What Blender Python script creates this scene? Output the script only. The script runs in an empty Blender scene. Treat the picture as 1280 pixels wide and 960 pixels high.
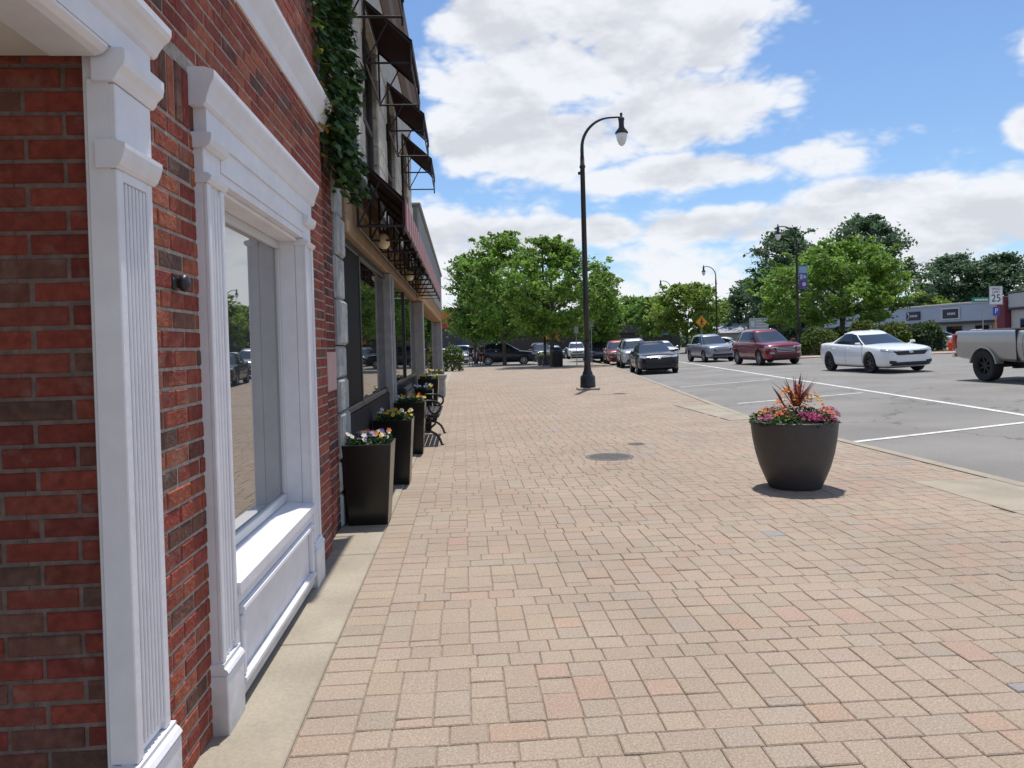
import bpy, bmesh, math, random
import numpy as np
from mathutils import Vector, Matrix
from mathutils.bvhtree import BVHTree
R = math.radians
rnd = random.Random(7)
rng = np.random.default_rng(7)
S = bpy.context.scene
COL = S.collection

# ------------------------------------------------------------------ camera, sky, sun, exposure
F, CX, CY, H = 924., 640., 448.5, 1.4
YAW, PIT, ROLL = R(3.72), R(-1.0), .027
fw = Vector((math.sin(YAW)*math.cos(PIT), math.cos(YAW)*math.cos(PIT), math.sin(PIT)))
rt = Vector((math.cos(YAW), -math.sin(YAW), 0)); up = rt.cross(fw)
c_, s_ = math.cos(ROLL), math.sin(ROLL)
RT, UP = c_*rt - s_*up, s_*rt + c_*up
cam = bpy.data.cameras.new('camera'); cam.sensor_width = 36; cam.lens = 36*F/1280
cam.shift_y = -(480-CY)/1280; cam.clip_start = .05; cam.clip_end = 6000
co = bpy.data.objects.new('camera', cam); COL.objects.link(co)
co.matrix_world = Matrix(((RT.x, UP.x, -fw.x, 0), (RT.y, UP.y, -fw.y, 0), (RT.z, UP.z, -fw.z, H), (0, 0, 0, 1)))
S.camera = co
S.view_settings.view_transform = 'Standard'; S.view_settings.look = 'None'
S.view_settings.exposure = .30; S.view_settings.gamma = 1; S.view_settings.use_curve_mapping = False

def ray(px, py): return fw + (px-CX)/F*RT - (py-CY)/F*UP
def on_y(px, py, y):
    d = ray(px, py); t = y/d.y; return Vector((d.x*t, y, H+d.z*t))
def on_x(px, py, x):
    d = ray(px, py); t = x/d.x; return Vector((x, d.y*t, H+d.z*t))

SUNV = Vector((.75, 2.3, 8.15)).normalized()
SKY_ON, CLOUD = .075, 1.0
W = bpy.data.worlds.new('World'); S.world = W; W.use_nodes = True
nt = W.node_tree; nt.nodes.clear()
def N(t, **kw):
    n = nt.nodes.new(t)
    for k, v in kw.items(): setattr(n, k, v)
    return n
def L(a, b): nt.links.new(a, b)
def M(op, a, b=None, c=None, clamp=False):
    n = N('ShaderNodeMath', operation=op); n.use_clamp = clamp
    for i, v in enumerate((a, b, c)):
        if v is None: continue
        if isinstance(v, (int, float)): n.inputs[i].default_value = v
        else: L(v, n.inputs[i])
    return n.outputs[0]
sky = N('ShaderNodeTexSky', sky_type='NISHITA'); sky.sun_disc = False
sky.sun_elevation = math.asin(SUNV.z); sky.sun_rotation = math.atan2(SUNV.x, SUNV.y)
sky.air_density = 1.0; sky.dust_density = .6; sky.ozone_density = 2.0
tc = N('ShaderNodeTexCoord'); sx = N('ShaderNodeSeparateXYZ'); L(tc.outputs['Generated'], sx.inputs[0])
az = M('ARCTAN2', sx.outputs[0], sx.outputs[1]); el = M('ARCSINE', sx.outputs[2])
cv = N('ShaderNodeCombineXYZ'); L(az, cv.inputs[0]); L(M('MULTIPLY', el, 1.9), cv.inputs[1])
def noise(scale, det, off, rough=.58, dist=0.):
    mp = N('ShaderNodeVectorMath', operation='ADD'); L(cv.outputs[0], mp.inputs[0]); mp.inputs[1].default_value = off
    n = N('ShaderNodeTexNoise'); n.inputs['Scale'].default_value = scale; n.inputs['Detail'].default_value = det
    n.inputs['Roughness'].default_value = rough; n.inputs['Distortion'].default_value = dist
    L(mp.outputs[0], n.inputs['Vector']); return n.outputs['Fac']
n1 = noise(5.5, 9, (3.1, 1.7, 0), .57, .15); n2 = noise(16, 6, (8.3, 4.1, .5), .6); n3 = noise(5.5, 6, (3.1, 1.76, 0), .57, .15)
def billow(off):
    tot = None
    for sc, am in ((6., 1.), (13., .55), (28., .32), (60., .18)):
        v = M('MULTIPLY', M('ABSOLUTE', M('SUBTRACT', noise(sc, 0, (off[0]+sc, off[1]-sc*.37, 0)), .5)), 2*am)
        tot = v if tot is None else M('ADD', tot, v)
    return tot
p1 = billow((.3, .7)); p2 = billow((.3, .725))
def azel(px, py):
    d = ray(px, py).normalized(); return math.atan2(d.x, d.y), math.asin(d.z)
def blob(px, py, rx, ry):
    a, e = azel(px, py)
    u = M('MULTIPLY', M('SUBTRACT', az, a), F/rx); v = M('MULTIPLY', M('SUBTRACT', el, e), F/ry)
    return M('SUBTRACT', 1., M('SQRT', M('ADD', M('MULTIPLY', u, u), M('MULTIPLY', v, v))))
dens = None
for b in ((750, 45, 235, 100), (640, 20, 120, 75), (855, 135, 160, 55), (700, 180, 130, 50), (600, 105, 90, 40), (630, 150, 110, 70), (890, 60, 70, 40),
          (860, 215, 170, 26), (1090, 242, 120, 22), (1290, 160, 28, 30), (1000, 275, 330, 30), (1235, 262, 110, 20), (700, 292, 200, 26),
          (570, 300, 90, 45), (575, 175, 60, 45), (1500, 40, 120, 60), (1180, 285, 260, 40)):
    v = blob(*b); dens = v if dens is None else M('MAXIMUM', dens, v)
low = M('SUBTRACT', .30, M('MULTIPLY', M('MAXIMUM', M('SUBTRACT', el, .11), 0.), 4.2))          # cloud bank near the horizon
gen = M('MULTIPLY', M('SUBTRACT', n1, .53), 3.2)                                              # fair weather clouds elsewhere
side = M('MULTIPLY', M('SUBTRACT', M('ABSOLUTE', M('SUBTRACT', az, .1)), .75), 6., clamp=True)
gen2 = M('SUBTRACT', M('MULTIPLY', M('ADD', gen, 1.), side), 1.)
dens = M('MAXIMUM', M('MAXIMUM', dens, low), gen2)
core = M('SUBTRACT', M('MINIMUM', dens, .58), .04)
dens = M('ADD', core, M('ADD', M('ADD', M('MULTIPLY', M('SUBTRACT', n1, .5), 1.5), M('MULTIPLY', M('SUBTRACT', n2, .5), .5)), M('MULTIPLY', M('SUBTRACT', p1, .36), .75)))
mr = N('ShaderNodeMapRange', interpolation_type='SMOOTHSTEP'); L(dens, mr.inputs[0])
mr.inputs[1].default_value = -.08; mr.inputs[2].default_value = .40
thick = N('ShaderNodeMapRange', interpolation_type='SMOOTHSTEP')
L(M('ADD', M('ADD', M('ADD', M('MULTIPLY', core, 1.15), M('MULTIPLY', M('SUBTRACT', n1, .5), 1.6)), M('MULTIPLY', M('SUBTRACT', p2, p1), .45)), M('MULTIPLY', M('SUBTRACT', n3, n1), 3.)), thick.inputs[0])
thick.inputs[1].default_value = .22; thick.inputs[2].default_value = 1.0
shade = N('ShaderNodeMix', data_type='RGBA'); L(thick.outputs[0], shade.inputs[0])
shade.inputs[6].default_value = (10.0*CLOUD, 10.2*CLOUD, 10.6*CLOUD, 1); shade.inputs[7].default_value = (7.5*CLOUD, 7.65*CLOUD, 8.2*CLOUD, 1)
tint = N('ShaderNodeMix', data_type='RGBA', blend_type='MULTIPLY'); tint.inputs[0].default_value = 1
L(sky.outputs[0], tint.inputs[6]); tint.inputs[7].default_value = (1.2, 1.4, 1.6, 1)
mixc = N('ShaderNodeMix', data_type='RGBA'); L(M('MULTIPLY', mr.outputs[0], .95), mixc.inputs[0])
L(tint.outputs[2], mixc.inputs[6]); L(shade.outputs[2], mixc.inputs[7])
bg = N('ShaderNodeBackground'); bg.inputs[1].default_value = SKY_ON; L(mixc.outputs[2], bg.inputs[0])
wo = N('ShaderNodeOutputWorld'); L(bg.outputs[0], wo.inputs[0])
sl = bpy.data.lights.new('sun', 'SUN'); sl.energy = 3.9; sl.angle = R(.53); sl.color = (1, .95, .87)
so = bpy.data.objects.new('sun', sl); COL.objects.link(so); so.rotation_euler = SUNV.to_track_quat('Z', 'Y').to_euler()
so.location = (5, 10, 30)

# ------------------------------------------------------------------ materials
MATS = {}
def mat(name, col=(.5, .5, .5), rough=.6, metal=0., spec=.5, var=0., vscale=8., bump=0., bscale=60., attr=False, coat=0.,
        transl=0., ior=None, emit=0., stain=0., stain_scale=1.5, flecks=0., spots=0., cracks=0., splash=0., smear=0.):
    if name in MATS: return MATS[name]
    m = bpy.data.materials.new(name); m.use_nodes = True; t = m.node_tree; b = t.nodes['Principled BSDF']
    b.inputs['Roughness'].default_value = rough; b.inputs['Metallic'].default_value = metal
    b.inputs['Specular IOR Level'].default_value = spec; b.inputs['Coat Weight'].default_value = coat; b.inputs['Coat Roughness'].default_value = .04
    if ior: b.inputs['IOR'].default_value = ior
    tcn = t.nodes.new('ShaderNodeTexCoord')
    def ns(sc, det=5):
        n = t.nodes.new('ShaderNodeTexNoise'); n.inputs['Scale'].default_value = sc; n.inputs['Detail'].default_value = det
        t.links.new(tcn.outputs['Object'], n.inputs['Vector']); return n.outputs['Fac']
    if attr:
        a = t.nodes.new('ShaderNodeAttribute'); a.attribute_name = 'Col'; cur = a.outputs['Color']
    else:
        rgb = t.nodes.new('ShaderNodeRGB'); rgb.outputs[0].default_value = (*col, 1); cur = rgb.outputs[0]
    def vary(cur, fac, lo, hi):
        mr_ = t.nodes.new('ShaderNodeMapRange'); t.links.new(fac, mr_.inputs[0])
        mr_.inputs[1].default_value = .3; mr_.inputs[2].default_value = .7; mr_.inputs[3].default_value = lo; mr_.inputs[4].default_value = hi
        v = t.nodes.new('ShaderNodeVectorMath'); v.operation = 'SCALE'; t.links.new(cur, v.inputs[0]); t.links.new(mr_.outputs[0], v.inputs['Scale'])
        return v.outputs[0]
    if var: cur = vary(cur, ns(vscale), 1-var, 1+var)
    if stain: cur = vary(cur, ns(stain_scale, 3), 1-stain, 1+stain)
    def over(cur, fac, colr, amount):
        mu = t.nodes.new('ShaderNodeMath'); mu.operation = 'MULTIPLY'; t.links.new(fac, mu.inputs[0]); mu.inputs[1].default_value = amount
        mx_ = t.nodes.new('ShaderNodeMix'); mx_.data_type = 'RGBA'; t.links.new(mu.outputs[0], mx_.inputs[0]); t.links.new(cur, mx_.inputs[6]); mx_.inputs[7].default_value = (*colr, 1); return mx_.outputs[2]
    def cell(scale, feat, lo, hi, warp=0.):
        v = t.nodes.new('ShaderNodeTexVoronoi'); v.feature = feat; v.inputs['Scale'].default_value = scale; src = tcn.outputs['Object']
        if warp:
            wn = t.nodes.new('ShaderNodeTexNoise'); wn.inputs['Scale'].default_value = 2.5; wn.inputs['Detail'].default_value = 6; t.links.new(src, wn.inputs['Vector'])
            sc_ = t.nodes.new('ShaderNodeVectorMath'); sc_.operation = 'SCALE'; sc_.inputs['Scale'].default_value = warp; t.links.new(wn.outputs['Color'], sc_.inputs[0])
            ad = t.nodes.new('ShaderNodeVectorMath'); t.links.new(src, ad.inputs[0]); t.links.new(sc_.outputs[0], ad.inputs[1]); src = ad.outputs[0]
        t.links.new(src, v.inputs['Vector']); r_ = t.nodes.new('ShaderNodeMapRange'); t.links.new(v.outputs['Distance'], r_.inputs[0])
        r_.inputs[1].default_value = lo; r_.inputs[2].default_value = hi; r_.inputs[3].default_value = 1; r_.inputs[4].default_value = 0; return r_.outputs[0]
    if flecks: cur = over(cur, cell(95, 'F1', .10, .22), (.62, .58, .5), flecks)
    if smear:
        r3_ = t.nodes.new('ShaderNodeMapRange'); t.links.new(ns(11, 7), r3_.inputs[0]); r3_.inputs[1].default_value = .56; r3_.inputs[2].default_value = .70
        cur = over(cur, r3_.outputs[0], (.26, .20, .17), smear)
    if splash:                                             # mud splashed up from the paving, up to about 20 cm
        sz = t.nodes.new('ShaderNodeSeparateXYZ'); t.links.new(tcn.outputs['Object'], sz.inputs[0]); a1 = t.nodes.new('ShaderNodeMath'); a1.operation = 'MULTIPLY_ADD'
        t.links.new(ns(9, 6), a1.inputs[0]); a1.inputs[1].default_value = -.35; t.links.new(sz.outputs[2], a1.inputs[2])
        r2_ = t.nodes.new('ShaderNodeMapRange'); t.links.new(a1.outputs[0], r2_.inputs[0]); r2_.inputs[1].default_value = -.18; r2_.inputs[2].default_value = .03; r2_.inputs[3].default_value = 1; r2_.inputs[4].default_value = 0
        cur = over(cur, r2_.outputs[0], (.30, .26, .21), splash)
    if spots: cur = over(cur, cell(1.15, 'F1', .035, .06, .25), (.13, .115, .10), 1-spots)
    if cracks: cur = over(cur, cell(.22, 'DISTANCE_TO_EDGE', .002, .006, .9), (.05, .048, .045), cracks)
    t.links.new(cur, b.inputs['Base Color'])
    if bump:
        bp = t.nodes.new('ShaderNodeBump'); bp.inputs['Strength'].default_value = bump; bp.inputs['Distance'].default_value = .01
        t.links.new(ns(bscale, 6), bp.inputs['Height']); t.links.new(bp.outputs[0], b.inputs['Normal'])
    if transl:
        tr = t.nodes.new('ShaderNodeBsdfTranslucent'); t.links.new(cur, tr.inputs['Color'])
        mx = t.nodes.new('ShaderNodeMixShader'); mx.inputs[0].default_value = transl
        t.links.new(b.outputs[0], mx.inputs[1]); t.links.new(tr.outputs[0], mx.inputs[2])
        t.links.new(mx.outputs[0], t.nodes['Material Output'].inputs['Surface'])
    if emit:
        b.inputs['Emission Color'].default_value = (*col, 1); b.inputs['Emission Strength'].default_value = emit
    MATS[name] = m; return m
PAVER = mat('paver', attr=True, rough=.85, var=.24, vscale=110, bump=.3, bscale=200, spec=.3, stain=.09, stain_scale=.8, flecks=.55, spots=.72)
JOINT = mat('joint_sand', (.25, .20, .155), .95, var=.3, vscale=40)
BRICK = mat('brick', attr=True, rough=.85, var=.26, vscale=32, bump=.7, bscale=60, spec=.2, stain=.14, stain_scale=2.2, smear=.34)
MORTAR = mat('mortar', (.33, .29, .25), .95, var=.25, vscale=30, bump=.6, bscale=120)
TRIM = mat('white_paint', (.71, .71, .74), .5, var=.035, vscale=14, bump=.14, bscale=28, stain=.05, stain_scale=3, splash=.5)
CONC = mat('concrete', (.31, .27, .21), .9, var=.10, vscale=70, bump=.12, bscale=260, stain=.14, stain_scale=2.2)
ASPH = mat('asphalt', (.198, .188, .175), .9, var=.22, vscale=90, bump=.4, bscale=160, stain=.16, stain_scale=.5, cracks=.6, spots=.7)
PAINTW = mat('road_paint', (.58, .58, .56), .75, var=.35, vscale=30, stain=.2, stain_scale=4)
GLASS = mat('window_glass', (.05, .055, .055), .012, spec=1.0, ior=3.0)
SGLASS = mat('shop_glass', (.012, .013, .013), .02, spec=.8, ior=1.9)
CGLASS = mat('car_glass', (.02, .025, .03), .03, spec=.6, ior=1.7)
CSIDE = mat('tinted_car_glass', (.012, .014, .016), .04, spec=.4, ior=1.45)
BLACK = mat('black_metal', (.018, .018, .02), .42, var=.2, vscale=20, bump=.05)
PLANTER = mat('planter_resin', (.046, .043, .046), .5, var=.12, vscale=12, bump=.08, bscale=150)
SQPOT = mat('planter_dark', (.008, .007, .007), .24, var=.15, vscale=10)
LEAF = mat('leaf', attr=True, rough=.55, spec=.35, transl=.35)
PETAL = mat('petal', attr=True, rough=.6, transl=.25)
BARK = mat('bark', (.085, .065, .05), .9, var=.35, vscale=14, bump=.6, bscale=30)
RUBBER = mat('rubber', (.015, .015, .016), .8, bump=.1)
ALLOY = mat('alloy', (.45, .45, .47), .3, metal=.8)
DARKRIM = mat('dark_alloy', (.06, .06, .065), .35, metal=.6)
DPLAST = mat('dark_plastic', (.02, .02, .022), .5)
CHROME = mat('chrome', (.7, .7, .72), .12, metal=1.)
LAMPG = mat('headlamp_glass', (.32, .34, .38), .08, spec=.8, coat=.6)
REDL = mat('tail_lamp', (.35, .012, .012), .15, coat=.5)
ORL = mat('turn_lamp', (.6, .2, .03), .2, coat=.5)
STONE = mat('rough_stone', (.46, .43, .37), .9, var=.22, vscale=9, bump=1.0, bscale=22, stain=.12)
STUCCO = mat('pale_stucco', (.50, .48, .43), .9, var=.15, vscale=7, bump=.5, bscale=40)
TANW = mat('tan_wall', (.27, .19, .115), .8, var=.12, vscale=5)
AWN = mat('maroon_canvas', (.045, .012, .013), .85, var=.2, vscale=6, transl=.12)
WHITEC = mat('white_canvas', (.40, .27, .27), .8, var=.08)
PINKC = mat('faded_red_canvas', (.24, .045, .07), .8, var=.15)
SOIL = mat('soil', (.03, .022, .016), .95)
SKIN = mat('skin', (.38, .22, .15), .6)
FROST = mat('frosted_globe', (.75, .75, .72), .12, spec=.7, coat=.5)
GALV = mat('galvanised', (.34, .35, .36), .4, metal=.7, var=.1)
FASCIA = mat('grey_fascia', (.21, .22, .21), .7, var=.06, vscale=1.5)
IRON = mat('cast_iron', (.13, .12, .12), .7, metal=.3, var=.3, vscale=40, bump=.5, bscale=80)

# ------------------------------------------------------------------ mesh helpers
def tag(o, label=None, cat=None, group=None, kind=None):
    if label: o['label'] = label
    if cat: o['category'] = cat
    if group: o['group'] = group
    if kind: o['kind'] = kind
    return o
def empty(name, loc=(0, 0, 0), rz=0., label=None, cat=None, group=None):
    o = bpy.data.objects.new(name, None); COL.objects.link(o); o.location = loc; o.rotation_euler = (0, 0, rz); o.empty_display_size = .2
    return tag(o, label, cat, group)
def link(name, me, parent=None):
    o = bpy.data.objects.new(name, me); COL.objects.link(o)
    if parent: o.parent = parent
    return o
def copy_tree(o, parent=None):
    c = o.copy(); COL.objects.link(c); c.parent = parent
    for ch in list(o.children): copy_tree(ch, c)
    return c
class MB:
    def __init__(s): s.v = []; s.f = []; s.c = []; s.m = []; s.col = (1, 1, 1); s.mi = 0; s.sm = []; s.smooth = False
    def add(s, vs, fs, col=None):
        b = len(s.v); s.v += [tuple(p) for p in vs]
        for f in fs: s.f.append([b+i for i in f]); s.c.append(col or s.col); s.m.append(s.mi); s.sm.append(s.smooth)
        return s
    def box(s, x0, x1, y0, y1, z0, z1, col=None):
        return s.hexa([(x0, y0, z0), (x1, y0, z0), (x1, y1, z0), (x0, y1, z0), (x0, y0, z1), (x1, y0, z1), (x1, y1, z1), (x0, y1, z1)], col)
    def hexa(s, p, col=None):
        return s.add(p, [(3, 2, 1, 0), (4, 5, 6, 7), (0, 1, 5, 4), (1, 2, 6, 5), (2, 3, 7, 6), (3, 0, 4, 7)], col)
    def bbox(s, x0, x1, y0, y1, z0, z1, ch=.01):           # box with all edges chamfered
        ch = min(ch, .45*min(x1-x0, y1-y0, z1-z0)); vs = []; idx = {}
        for i, (xa, sx_) in enumerate(((x0, 1), (x1, -1))):
            for j, (ya, sy_) in enumerate(((y0, 1), (y1, -1))):
                for k, (za, sz_) in enumerate(((z0, 1), (z1, -1))):
                    idx[i, j, k, 0] = len(vs); vs.append((xa, ya+sy_*ch, za+sz_*ch))
                    idx[i, j, k, 1] = len(vs); vs.append((xa+sx_*ch, ya, za+sz_*ch))
                    idx[i, j, k, 2] = len(vs); vs.append((xa+sx_*ch, ya+sy_*ch, za))
        fs = []
        for i in (0, 1):
            fs.append([idx[i, 0, 0, 0], idx[i, 1, 0, 0], idx[i, 1, 1, 0], idx[i, 0, 1, 0]][::(-1 if i == 0 else 1)])
            fs.append([idx[0, i, 0, 1], idx[1, i, 0, 1], idx[1, i, 1, 1], idx[0, i, 1, 1]][::(1 if i == 0 else -1)])
            fs.append([idx[0, 0, i, 2], idx[1, 0, i, 2], idx[1, 1, i, 2], idx[0, 1, i, 2]][::(-1 if i == 0 else 1)])
        for a in (0, 1):
            for b in (0, 1):
                fs.append([idx[a, b, 0, 0], idx[a, b, 1, 0], idx[a, b, 1, 1], idx[a, b, 0, 1]])
                fs.append([idx[a, 0, b, 0], idx[a, 1, b, 0], idx[a, 1, b, 2], idx[a, 0, b, 2]])
                fs.append([idx[0, a, b, 1], idx[1, a, b, 1], idx[1, a, b, 2], idx[0, a, b, 2]])
                for c in (0, 1): fs.append([idx[a, b, c, 0], idx[a, b, c, 1], idx[a, b, c, 2]])
        return s.add(vs, fs)
    def tube(s, pts, r, n=8, cap=True):
        pts = [Vector(p) for p in pts]; k = len(pts); rs = r if isinstance(r, (list, tuple)) else [r]*k
        vs = []; prev = None
        for i, p in enumerate(pts):
            d = (pts[min(i+1, k-1)]-pts[max(i-1, 0)]).normalized()
            a = prev if prev is not None else (Vector((0, 0, 1)) if abs(d.z) < .9 else Vector((1, 0, 0)))
            a = (a-d*a.dot(d)).normalized(); prev = a; b = d.cross(a)
            for j in range(n):
                t = 2*math.pi*j/n; vs.append(p+(a*math.cos(t)+b*math.sin(t))*rs[i])
        fs = [(i*n+j, i*n+(j+1) % n, (i+1)*n+(j+1) % n, (i+1)*n+j) for i in range(k-1) for j in range(n)]
        if cap: fs += [tuple(range(n))[::-1], tuple(range((k-1)*n, k*n))]
        return s.add(vs, fs)
    def lathe(s, prof, c=(0, 0, 0), n=24, cap=True, sq=None):
        vs = []; k = len(prof)
        for r, z in prof:
            for j in range(n):
                t = 2*math.pi*(j+.5)/n; cx, sy = math.cos(t), math.sin(t)
                q = 1 if not sq else 1/max(abs(cx), abs(sy))
                vs.append((c[0]+r*cx*q, c[1]+r*sy*q, c[2]+z))
        fs = [(i*n+j, i*n+(j+1) % n, (i+1)*n+(j+1) % n, (i+1)*n+j) for i in range(k-1) for j in range(n)]
        if cap: fs += [tuple(range(n))[::-1], tuple(range((k-1)*n, k*n))]
        return s.add(vs, fs)
    def prism(s, poly, axis, a, b):          # polygon (2D) extruded along axis
        n = len(poly)
        def P(u, v, w): return {'x': (w, u, v), 'y': (u, w, v), 'z': (u, v, w)}[axis]
        vs = [P(u, v, a) for u, v in poly]+[P(u, v, b) for u, v in poly]
        return s.add(vs, [tuple(range(n))[::-1], tuple(range(n, 2*n))]+[(i, (i+1) % n, n+(i+1) % n, n+i) for i in range(n)])
    def mesh(s, name):
        me = bpy.data.meshes.new(name); me.from_pydata(s.v, [], s.f)
        at = me.color_attributes.new('Col', 'FLOAT_COLOR', 'CORNER')
        arr = np.ones((len(me.loops), 4), np.float32); i = 0
        for f, c in zip(s.f, s.c): arr[i:i+len(f), :3] = c; i += len(f)
        at.data.foreach_set('color', arr.ravel())
        me.polygons.foreach_set('material_index', s.m); me.polygons.foreach_set('use_smooth', s.sm)
        return me
    def build(s, name, mats, parent=None, fix=True):
        me = s.mesh(name)
        for m in (mats if isinstance(mats, (list, tuple)) else [mats]): me.materials.append(m)
        if fix:
            bm = bmesh.new(); bm.from_mesh(me); bmesh.ops.recalc_face_normals(bm, faces=bm.faces); bm.to_mesh(me); bm.free()
        me.update(); return link(name, me, parent)
def np_mesh(name, verts, quads, cols, m, parent=None, smooth=False):
    me = bpy.data.meshes.new(name); n = len(quads)
    me.vertices.add(len(verts)); me.vertices.foreach_set('co', np.asarray(verts, np.float32).ravel())
    me.loops.add(n*4); me.loops.foreach_set('vertex_index', np.asarray(quads, np.int32).ravel())
    me.polygons.add(n); me.polygons.foreach_set('loop_start', np.arange(0, n*4, 4, dtype=np.int32))
    at = me.color_attributes.new('Col', 'FLOAT_COLOR', 'CORNER')
    c = np.ones((n, 4), np.float32); c[:, :3] = cols
    at.data.foreach_set('color', np.repeat(c, 4, axis=0).ravel())
    me.polygons.foreach_set('use_smooth', [smooth]*n)
    for mm in (m if isinstance(m, (list, tuple)) else [m]): me.materials.append(mm)
    me.update(calc_edges=True); me.validate()
    return link(name, me, parent)
def chamfer_boxes(rects, w0, w1, ch, mapf):
    """rects: (u0,u1,v0,v1) rows, each a little slab from w0 to w1 with a chamfered outer rim"""
    r = np.asarray(rects, float); n = len(r); w1 = np.broadcast_to(np.asarray(w1, float), (n, 4)) if np.ndim(w1) < 2 else w1
    u0, u1, v0, v1 = r.T
    full_u = np.stack([u0, u1, u1, u0], 1); full_v = np.stack([v0, v0, v1, v1], 1)
    sg_u = np.array([1, -1, -1, 1])*ch; sg_v = np.array([1, 1, -1, -1])*ch
    ru = np.concatenate([full_u, full_u, full_u+sg_u], 1); rv = np.concatenate([full_v, full_v, full_v+sg_v], 1)
    rw = np.concatenate([np.full((n, 4), w0), w1-ch, w1], 1)
    V = mapf(ru.ravel(), rv.ravel(), rw.ravel())
    q = []
    for i in range(4):
        j = (i+1) % 4; q += [[i, j, 4+j, 4+i], [4+i, 4+j, 8+j, 8+i]]
    q.append([8, 9, 10, 11]); q = np.array(q)
    return V, (q[None]+(np.arange(n)*12)[:, None, None]).reshape(-1, 4), len(q)
_font = {}
def text_mesh(txt, size, m, name, parent, loc, rot=(R(90), 0, 0), ext=.002):
    cu = bpy.data.curves.new('text', 'FONT'); cu.body = txt; cu.size = size; cu.align_x = 'CENTER'; cu.align_y = 'CENTER'; cu.extrude = ext
    o = bpy.data.objects.new('text', cu); COL.objects.link(o); dg = bpy.context.evaluated_depsgraph_get()
    me = bpy.data.meshes.new_from_object(o.evaluated_get(dg)); bpy.data.objects.remove(o); me.materials.clear(); me.materials.append(m)
    t = link(name, me, parent); t.location = loc; t.rotation_euler = rot; return t
def evaluated(o):
    dg = bpy.context.evaluated_depsgraph_get(); dg.update()
    return bpy.data.meshes.new_from_object(o.evaluated_get(dg))

# ------------------------------------------------------------------ ground heights
KX, KY = 5.17, 13.0
def kerb_x(y): return KX if y < KY else KX+(y-KY)*.124
def road_z(x, y): return min(.26, -.09+.03*(x-kerb_x(y)))
def gz(x, y): return 0. if x < kerb_x(y) and y < 51 else road_z(max(x, kerb_x(y)), y)
def at(px, py):
    d = ray(px, py); z = 0.
    for _ in range(30):
        t = (z-H)/d.z; z = .5*z+.5*gz(d.x*t, d.y*t)
    t = (z-H)/d.z; return Vector((d.x*t, d.y*t, z))

# ------------------------------------------------------------------ the setting
g = MB(); Zb = -.45
g.add([(-3000, -3000, Zb), (3000, -3000, Zb), (3000, 4000, Zb), (-3000, 4000, Zb)], [(0, 1, 2, 3)])
tag(g.build('ground', mat('dry_ground', (.17, .16, .14), .95, var=.3, vscale=.3)), kind='structure')
g = MB(); xs = [0, .02, 1, 2, 3, 4, 6, 8, 10, 11.7, 14, 20, 40, 90]; ys = [-12, 0, 5, 9, 13, 17, 21, 25, 30, 40, 50, 60, 80, 120, 200]
vs = [(kerb_x(y)+.10+dx, y, road_z(kerb_x(y)+dx, y)) for y in ys for dx in xs]; n = len(xs)
fs = [(j*n+i, j*n+i+1, (j+1)*n+i+1, (j+1)*n+i) for j in range(len(ys)-1) for i in range(n-1)]
g.add(vs, fs); tag(g.build('road', ASPH), kind='structure')
# side street / car park at the far end of the pavement
g = MB(); vs = []; xx = [-40, -10, 0, 6, 10]; yy = [51, 56, 70, 100, 160]
vs = [(min(x, kerb_x(y)+.1), y, -.07+.002*(y-51)) for y in yy for x in xx]
g.add(vs, [(j*5+i, j*5+i+1, j*5+i+6, j*5+i+5) for j in range(4) for i in range(4)])
tag(g.build('side_street', mat('old_asphalt', (.24, .23, .21), .9, var=.15, vscale=40, stain=.1, stain_scale=.3)), kind='structure')

# brick pavers: bands of two stretcher rows alternating with a band of short columns
def paver_field():
    rects = []; cols = []
    base = np.array((.318, .252, .196)); pink = np.array((.338, .243, .188)); grey = np.array((.306, .252, .199)); blue = np.array((.25, .235, .235))
    def put(x0, x1, y0, y1):
        yc = .5*(y0+y1); lim = kerb_x(yc)-.17
        if x0 >= lim or y1 > 51: return
        x1 = min(x1, lim)
        if x1-x0 < .03: return
        xc = .5*(x0+x1)
        for (a, b, c, d) in PATCH:
            if a-.002 < xc < b and c < yc < d: return
        rects.append((x0+.002, x1-.002, y0+.002, y1-.002))
        q = rnd.random(); fld = math.sin(xc*1.3+yc*.7)*math.sin(yc*.9-xc*.4)
        pp = .07+.12*max(0, fld)+(.10 if xc > 2.6 else 0)
        c = base*rnd.uniform(.955, 1.045)
        if q < pp: c = (pink*rnd.uniform(.92, 1.1)+base)/2 if rnd.random() < .5 else pink*rnd.uniform(.94, 1.03)
        elif q < pp+.2: c = grey*rnd.uniform(.94, 1.04)
        elif q < pp+.206 and xc > 1: c = blue
        cols.append(c*(1, rnd.uniform(.985, 1.015), rnd.uniform(.97, 1.03)))
    x0f = -.643; y = -5.
    while y < 51:                                    # soldier border along the concrete strip
        d = .133; put(x0f, x0f+.205, y, y+d); y += d
    xa = x0f+.205; y = -5.0; M_ = .142; k = 0
    while y < 51:
        for _ in range(2):
            x = xa-rnd.uniform(0, .1); first = True
            while x < 12:
                w = M_*1.5 if rnd.random() < .42 else M_
                put(max(x, xa), x+w, y, y+M_*.93); x += w
            y += M_*.93
        x = xa; hb = M_*3.5*.97; j = 0
        while x < 12:
            pat = rnd.choice(((1, 1, 1.5), (1, 1.5, 1), (1.5, 1, 1), (1.5, 1, 1), (1, 1, 1.5), (.5, 1.5, 1.5)))
            yy_ = y
            for p in pat: put(x, x+M_, yy_, yy_+p/3.5*hb); yy_ += p/3.5*hb
            x += M_; j += 1
        y += hb
    return np.array(rects), np.array(cols)
P1 = [at(1140, 602), at(1280, 600), at(1280, 645)]
PATCH = [(4.24, 5.0, 1.0, 6.78), (at(845, 507).x, 5.6, at(900, 526).y, at(845, 507).y)]
rects, cols = paver_field()
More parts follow.
